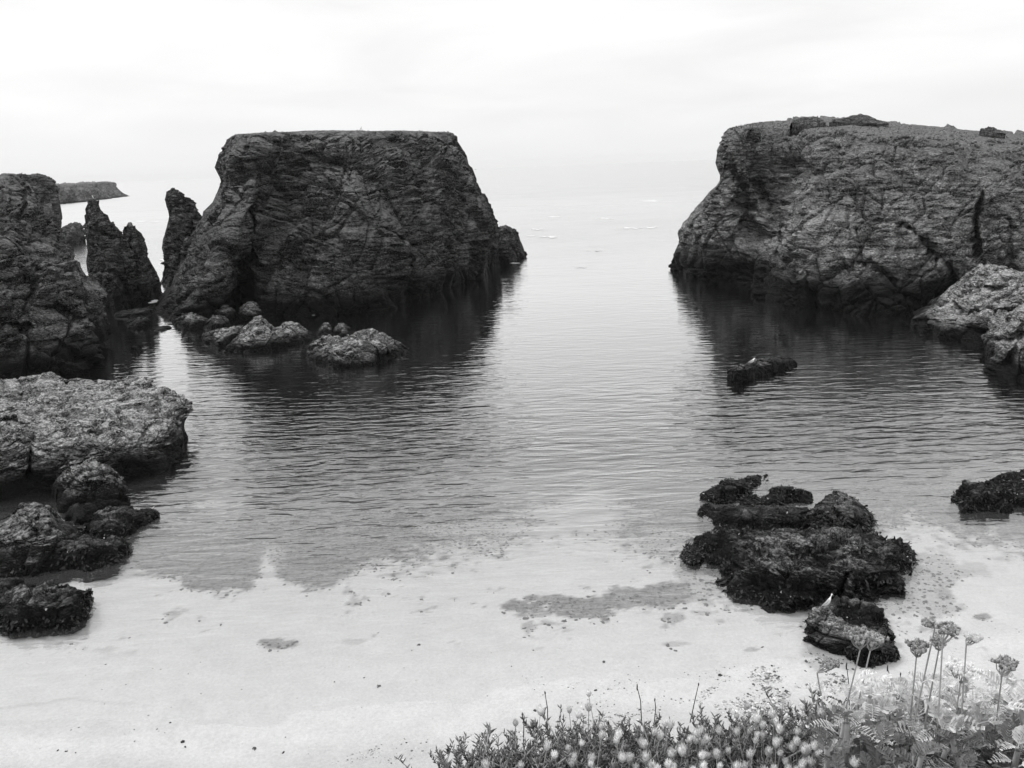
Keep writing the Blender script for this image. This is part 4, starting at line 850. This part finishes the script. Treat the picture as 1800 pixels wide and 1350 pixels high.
def lobed_leaf(seed, mat, L=.11):
    """pinnate leaf with toothed blunt lobes, arching, slightly folded"""
    r = np.random.default_rng(seed); mb = MB(); n = 9; curve = .35+.3*r.random()
    def spine(t_): return np.array([0, t_*L*(1-.12*t_), L*(.25*t_-curve*t_*t_)])
    pts = [spine(t_) for t_ in np.linspace(0, 1, 9)]; mb.tube(pts, np.linspace(.0022, .0008, 9), 4)
    for k in range(n):
        t_ = .28+.72*k/(n-1); c = spine(t_); W_ = L*(.26*math.sin(math.pi*min(1, (t_*.85+.12)))+.03); wd = L*.036
        for sg in (-1, 1):
            ang = .75+.35*t_+r.normal()*.1; dx = np.array([sg*math.sin(ang), math.cos(ang), .15+r.normal()*.12]); dy = np.array([-sg*math.cos(ang), math.sin(ang), 0])*sg*-1
            dy = np.cross(dx, [0, 0, 1]); dy /= np.linalg.norm(dy); up = np.array([0, 0, 1.])
            prof = [(0, .45), (.35, .7), (.55, 1.15), (.72, 1.0), (.86, 1.45), (1.0, .55)]
            V = []
            for u_, w_ in prof:
                p = c+dx*W_*u_-up*.10*W_*u_*u_; V += [p-dy*wd*w_+up*.0015, p-up*.0012, p+dy*wd*w_+up*.0015]
            F = []
            for a in range(len(prof)-1):
                for b in (0, 1): F.append([a*3+b, a*3+b+1, a*3+b+4, a*3+b+3])
            mb.add(V, F)
    c = spine(1.0); mb.add([c+np.array([-.006, -.002, 0]), c+np.array([.006, -.002, 0]), c+np.array([.008, .008, -.003]), c+np.array([-.008, .008, -.003])], [[0, 1, 2, 3]])
    return mb.mesh('leaf', mat)
LEAF = [lobed_leaf(i+40, M['ragleaf'], .10+.012*(i % 3)) for i in range(5)]
LEAFL = [lobed_leaf(i+60, M['ragleaf_low'], .10+.012*(i % 3)) for i in range(4)]
STEMM = []
mb_ = MB(); mb_.tube([(0, 0, -.02), (.004, 0, .05), (0, .004, .11)], [.005, .0045, .003], 6); STEM = mb_.mesh('stem', M['stalk'])
def child(name, me, par, loc=(0, 0, 0), rot=(0, 0, 0), sc_=1.0):
    o = bpy.data.objects.new(name, me); o.location = loc; o.rotation_euler = rot; o.scale = (sc_,)*3; return link(o, par)
def ledge(px_, py_, up_=0.0):
    """point on the ledge plane under a plant seen around this pixel"""
    return at_water(px_, py_, LZ+up_)
# samphire carpet
spots = []
for k in range(4000):
    x = rr.uniform(780, 1500); e = edge_y(x); y = rr.uniform(e+2, 1430)
    p = ledge(x, y)
    if all((p[0]-q[0])**2+(p[1]-q[1])**2 > .036**2 for q in spots): spots.append((p[0], p[1], x, y))
    if len(spots) > 285: break
for i, (x, y, a, b) in enumerate(spots):
    t_ = empty('samphire', (x, y, LZ-.01)); t_.rotation_euler = (0, 0, rr.random()*6.28); t_.scale = ((.8+.35*rr.random())*(.72 if b-edge_y(a) < 40 else 1),)*3
    where = 'along the cliff edge' if b-edge_y(a) < 30 else 'in the thick of the cliff-top carpet'
    tag(t_, 'fleshy-leaved samphire tuft '+where, 'samphire', 'samphire tufts along the cliff edge' if 'along' in where else 'samphire tufts in the cliff-top carpet')
    s_, l_ = SAM[i % 5]; child('stems', s_, t_); tag(child('leaves', l_, t_), kind='stuff')
# hare's tail grass
hs = []
for k in range(2500):
    x = rr.uniform(880, 1500); y = rr.uniform(1255, 1400); e = np.interp(x, [850, 1000, 1200, 1300, 1500], [1350, 1300, 1285, 1270, 1255])
    if y < e or rr.random() > (.35+.65*sstep(1000, 1250, x)): continue
    if all((x-q[0])**2+(y-q[1])**2 > 12**2 for q in hs): hs.append((x, y))
    if len(hs) > 150: break
hs += [(1045, 1232), (990, 1250), (1006, 1252), (1060, 1285), (905, 1283), (1283, 1238), (938, 1268), (1034, 1248)]
for i, (x, y) in enumerate(hs):
    s_, h_, tip = HARE[i % 6]; H = .10+.03*rr.random(); p = at_water(x, y, LZ+H)
    t_ = empty('hare_tail_grass', (p[0], p[1], LZ-.01)); k_ = rr.uniform(.75, 1.25); t_.rotation_euler = (rr.normal()*.12, rr.normal()*.12, rr.random()*6.28); pass
    out = i >= len(hs)-8
    tag(t_, 'fluffy grass head standing clear against the sand above the carpet' if out else 'white fluffy egg-shaped grass head among the samphire', 'grass', 'fluffy grass heads seen against the sand' if out else 'white fluffy grass heads in the carpet')
    so = child('stem', s_, t_); so.scale = (1, 1, (H+.01)/.125); child('flower_head', h_, t_, (tip[0], tip[1], H+.01), (0, 0, 0), k_)
# silver ragwort mass on the right
rs = []
for k in range(4000):
    x = rr.uniform(1440, 1960); top = np.interp(x, [1440, 1500, 1560, 1800, 1960], [1300, 1215, 1200, 1190, 1185]); y = rr.uniform(top, 1430)
    H = .10+.10*rr.random(); p = at_water(x, y, LZ+H)
    if all((p[0]-q[0])**2+(p[1]-q[1])**2 > .043**2 for q in rs): rs.append((p[0], p[1], H, x, y))
    if len(rs) > 125: break
for i, (x, y, H, a, b) in enumerate(rs):
    lowp = b > 1300+rr.normal()*25
    t_ = empty('ragwort', (x, y, LZ-.01)); t_.rotation_euler = (rr.normal()*.1, rr.normal()*.1, rr.random()*6.28)
    tag(t_, 'leafy ragwort with lobed darker leaves low at the bottom right corner' if lowp else 'silvery felted ragwort rosette in the bright mass at lower right', 'ragwort', 'darker leafy ragworts at the bottom right' if lowp else 'silvery ragwort rosettes at the lower right')
    child('stem', STEM, t_, (0, 0, 0), (0, 0, 0), H/.11)
    n = 11
    for k in range(n):
        me = (LEAFL if lowp else LEAF)[rr.integers(4)]; zz = H*(.35+.65*k/(n-1)); az = k*2.4+rr.normal()*.3; tilt = -.1+1.0*(k/(n-1))+rr.normal()*.15
        child('leaf', me, t_, (0, 0, zz), (tilt, 0, az), (.42+.3*rr.random())*(1.15-.35*k/n))
# flowering stalks of the ragwort
def corymb(label, px_, py_, w_px, H, white=False, seed=0, double=False):
    r = np.random.default_rng(seed); p = at_water(px_, py_, LZ+H); d_ = math.dist(p, (0, 0, CAM_H)); W_ = 1.05*w_px/FPX*d_/2
    t_ = empty('flowering_ragwort', (p[0], p[1], LZ-.01)); t_.rotation_euler = (0, 0, r.random()*.6); tag(t_, label, 'ragwort')
    hub = np.array([r.normal()*.01, 0, H-W_*.85]); mb = MB(); mb.tube([(r.normal()*.015, 0, 0), (r.normal()*.008, .005, H*.5), hub], [.0019, .0016, .0013], 7)
    child('stem', mb.mesh('stem', M['stalk']), t_)
    nb_ = 9; br, bd, n = MB(), MB(), 0
    for k in range(nb_):
        a = k*2.4; R0 = W_*.75*math.sqrt((k+.5)/nb_); e = np.array([math.cos(a)*R0, math.sin(a)*R0*.9, H-.006+W_*.25*(1-(R0/W_)**2)])
        br.tube([hub, (hub+e)/2+np.array([math.cos(a), math.sin(a), 0])*.004, e], [.0013, .001, .0008], 5)
        for q in range(9):
            b2 = e+np.array([r.normal()*W_*.17, r.normal()*W_*.17, W_*.08+r.random()*W_*.16]); br.tube([e, b2], [.0009, .0007], 4)
            s_ = .0024+.0013*r.random(); bd.blob(b2+np.array([0, 0, .002]), (s_, s_, s_*1.15), 7, 5, jitter=.3)
            for w in range(6):
                th = w*1.05+r.random(); dd = np.array([math.cos(th), math.sin(th), .5]); sd_ = np.array([-math.sin(th), math.cos(th), 0])*.0011; c = b2+np.array([0, 0, .004])
                bd.add([c-sd_, c+sd_, c+dd*(s_*1.5)], [[0, 1, 2]])
    tag(child('branches', br.mesh('branches', M['stalk']), t_), None); tag(child('flower_buds', bd.mesh('flower_buds', M['bud_white' if white else 'bud']), t_), kind='stuff')
    for k in range(3):
        z_ = H*(.3+.18*k); child('leaf', LEAF[r.integers(5)], t_, (0, 0, z_), (.4+r.normal()*.2, 0, r.random()*6.28), .45)
corymb('widest flower cluster on two pale forked stalks before the black weedy rock', 1508, 1112, 52, .30, seed=1)
corymb('flower cluster joining the widest one from its right side, before the weedy rock', 1536, 1118, 38, .28, seed=2)
corymb('dusky flower cluster low at the left of the pale forked stalks', 1460, 1160, 30, .22, seed=3)
corymb('lone round flower cluster on a slim stalk right of the weedy rock', 1614, 1130, 36, .30, seed=4)
corymb('tallest flower cluster, leaning right above its neighbours', 1668, 1100, 40, .36, seed=5)
corymb('small topmost flower cluster left of the tallest one', 1632, 1086, 22, .36, seed=6)
corymb('middle flower cluster just below the tallest one', 1650, 1122, 28, .32, seed=7)
corymb('faint white out-of-the-way flower cluster right of the tallest one', 1712, 1112, 24, .33, True, seed=8)
corymb('broad white flower cluster above the silvery foliage', 1690, 1172, 46, .25, True, seed=9)
corymb('dark flower cluster on twin stalks at the right edge', 1768, 1160, 38, .27, seed=10)
# bare dry stalks
for i, (x0, y0, x1, y1) in enumerate([(963, 1275, 958, 1218), (1128, 1255, 1120, 1208), (1213, 1250, 1228, 1203), (1570, 1215, 1560, 1175), (1577, 1235, 1583, 1185), (1493, 1240, 1488, 1170), (1475, 1350, 1472, 1262), (1562, 1330, 1564, 1262), (1150, 1255, 1151, 1230), (1752, 1232, 1760, 1185), (920, 1290, 918, 1255), (1736, 1215, 1734, 1193)]):
    A = at_water(x0, y0+20, LZ+.02); B = at_y(x1, y1, A[1]-.02); B2 = at_y((x0+x1)/2+2, (y0+y1)/2, A[1]-.01)
    t_ = empty('dry_stalk', tuple(A)); tag(t_, 'thin dry grass stalk sticking up from the cliff-top plants', 'dry stalk', 'thin dry stalks above the plants')
    mb = MB(); mb.tube([A*0, B2-A, B-A], [.0012, .001, .0007], 4); child('stem', mb.mesh('stem', M['dry']), t_)
    mb = MB(); mb.blob(B-A, (.0016, .0016, .008 if i % 2 else .004), 6, 5, jitter=.4); child('seed_head', mb.mesh('seed_head', M['dry']), t_)

# ------------------------------------------------------------------ haze
V = [(x, y, z) for x in (-6500, 6500) for y in (-300, 6500) for z in (-9.5, 42)]
hzm = bpy.data.materials.new('haze_air'); hzm.use_nodes = True; ht = hzm.node_tree; ht.nodes.clear()
pv = ht.nodes.new('ShaderNodeVolumePrincipled'); pv.inputs['Density'].default_value = 0.00007; pv.inputs['Color'].default_value = (.98, .98, .98, 1)
ho = ht.nodes.new('ShaderNodeOutputMaterial'); ht.links.new(pv.outputs[0], ho.inputs['Volume'])
F = np.array([[0, 1, 3, 2], [4, 6, 7, 5], [0, 4, 5, 1], [2, 3, 7, 6], [1, 5, 7, 3], [0, 2, 6, 4]])
hb = link(bpy.data.objects.new('haze', np_mesh('haze', V, F, hzm, False))); tag(hb, kind='stuff')
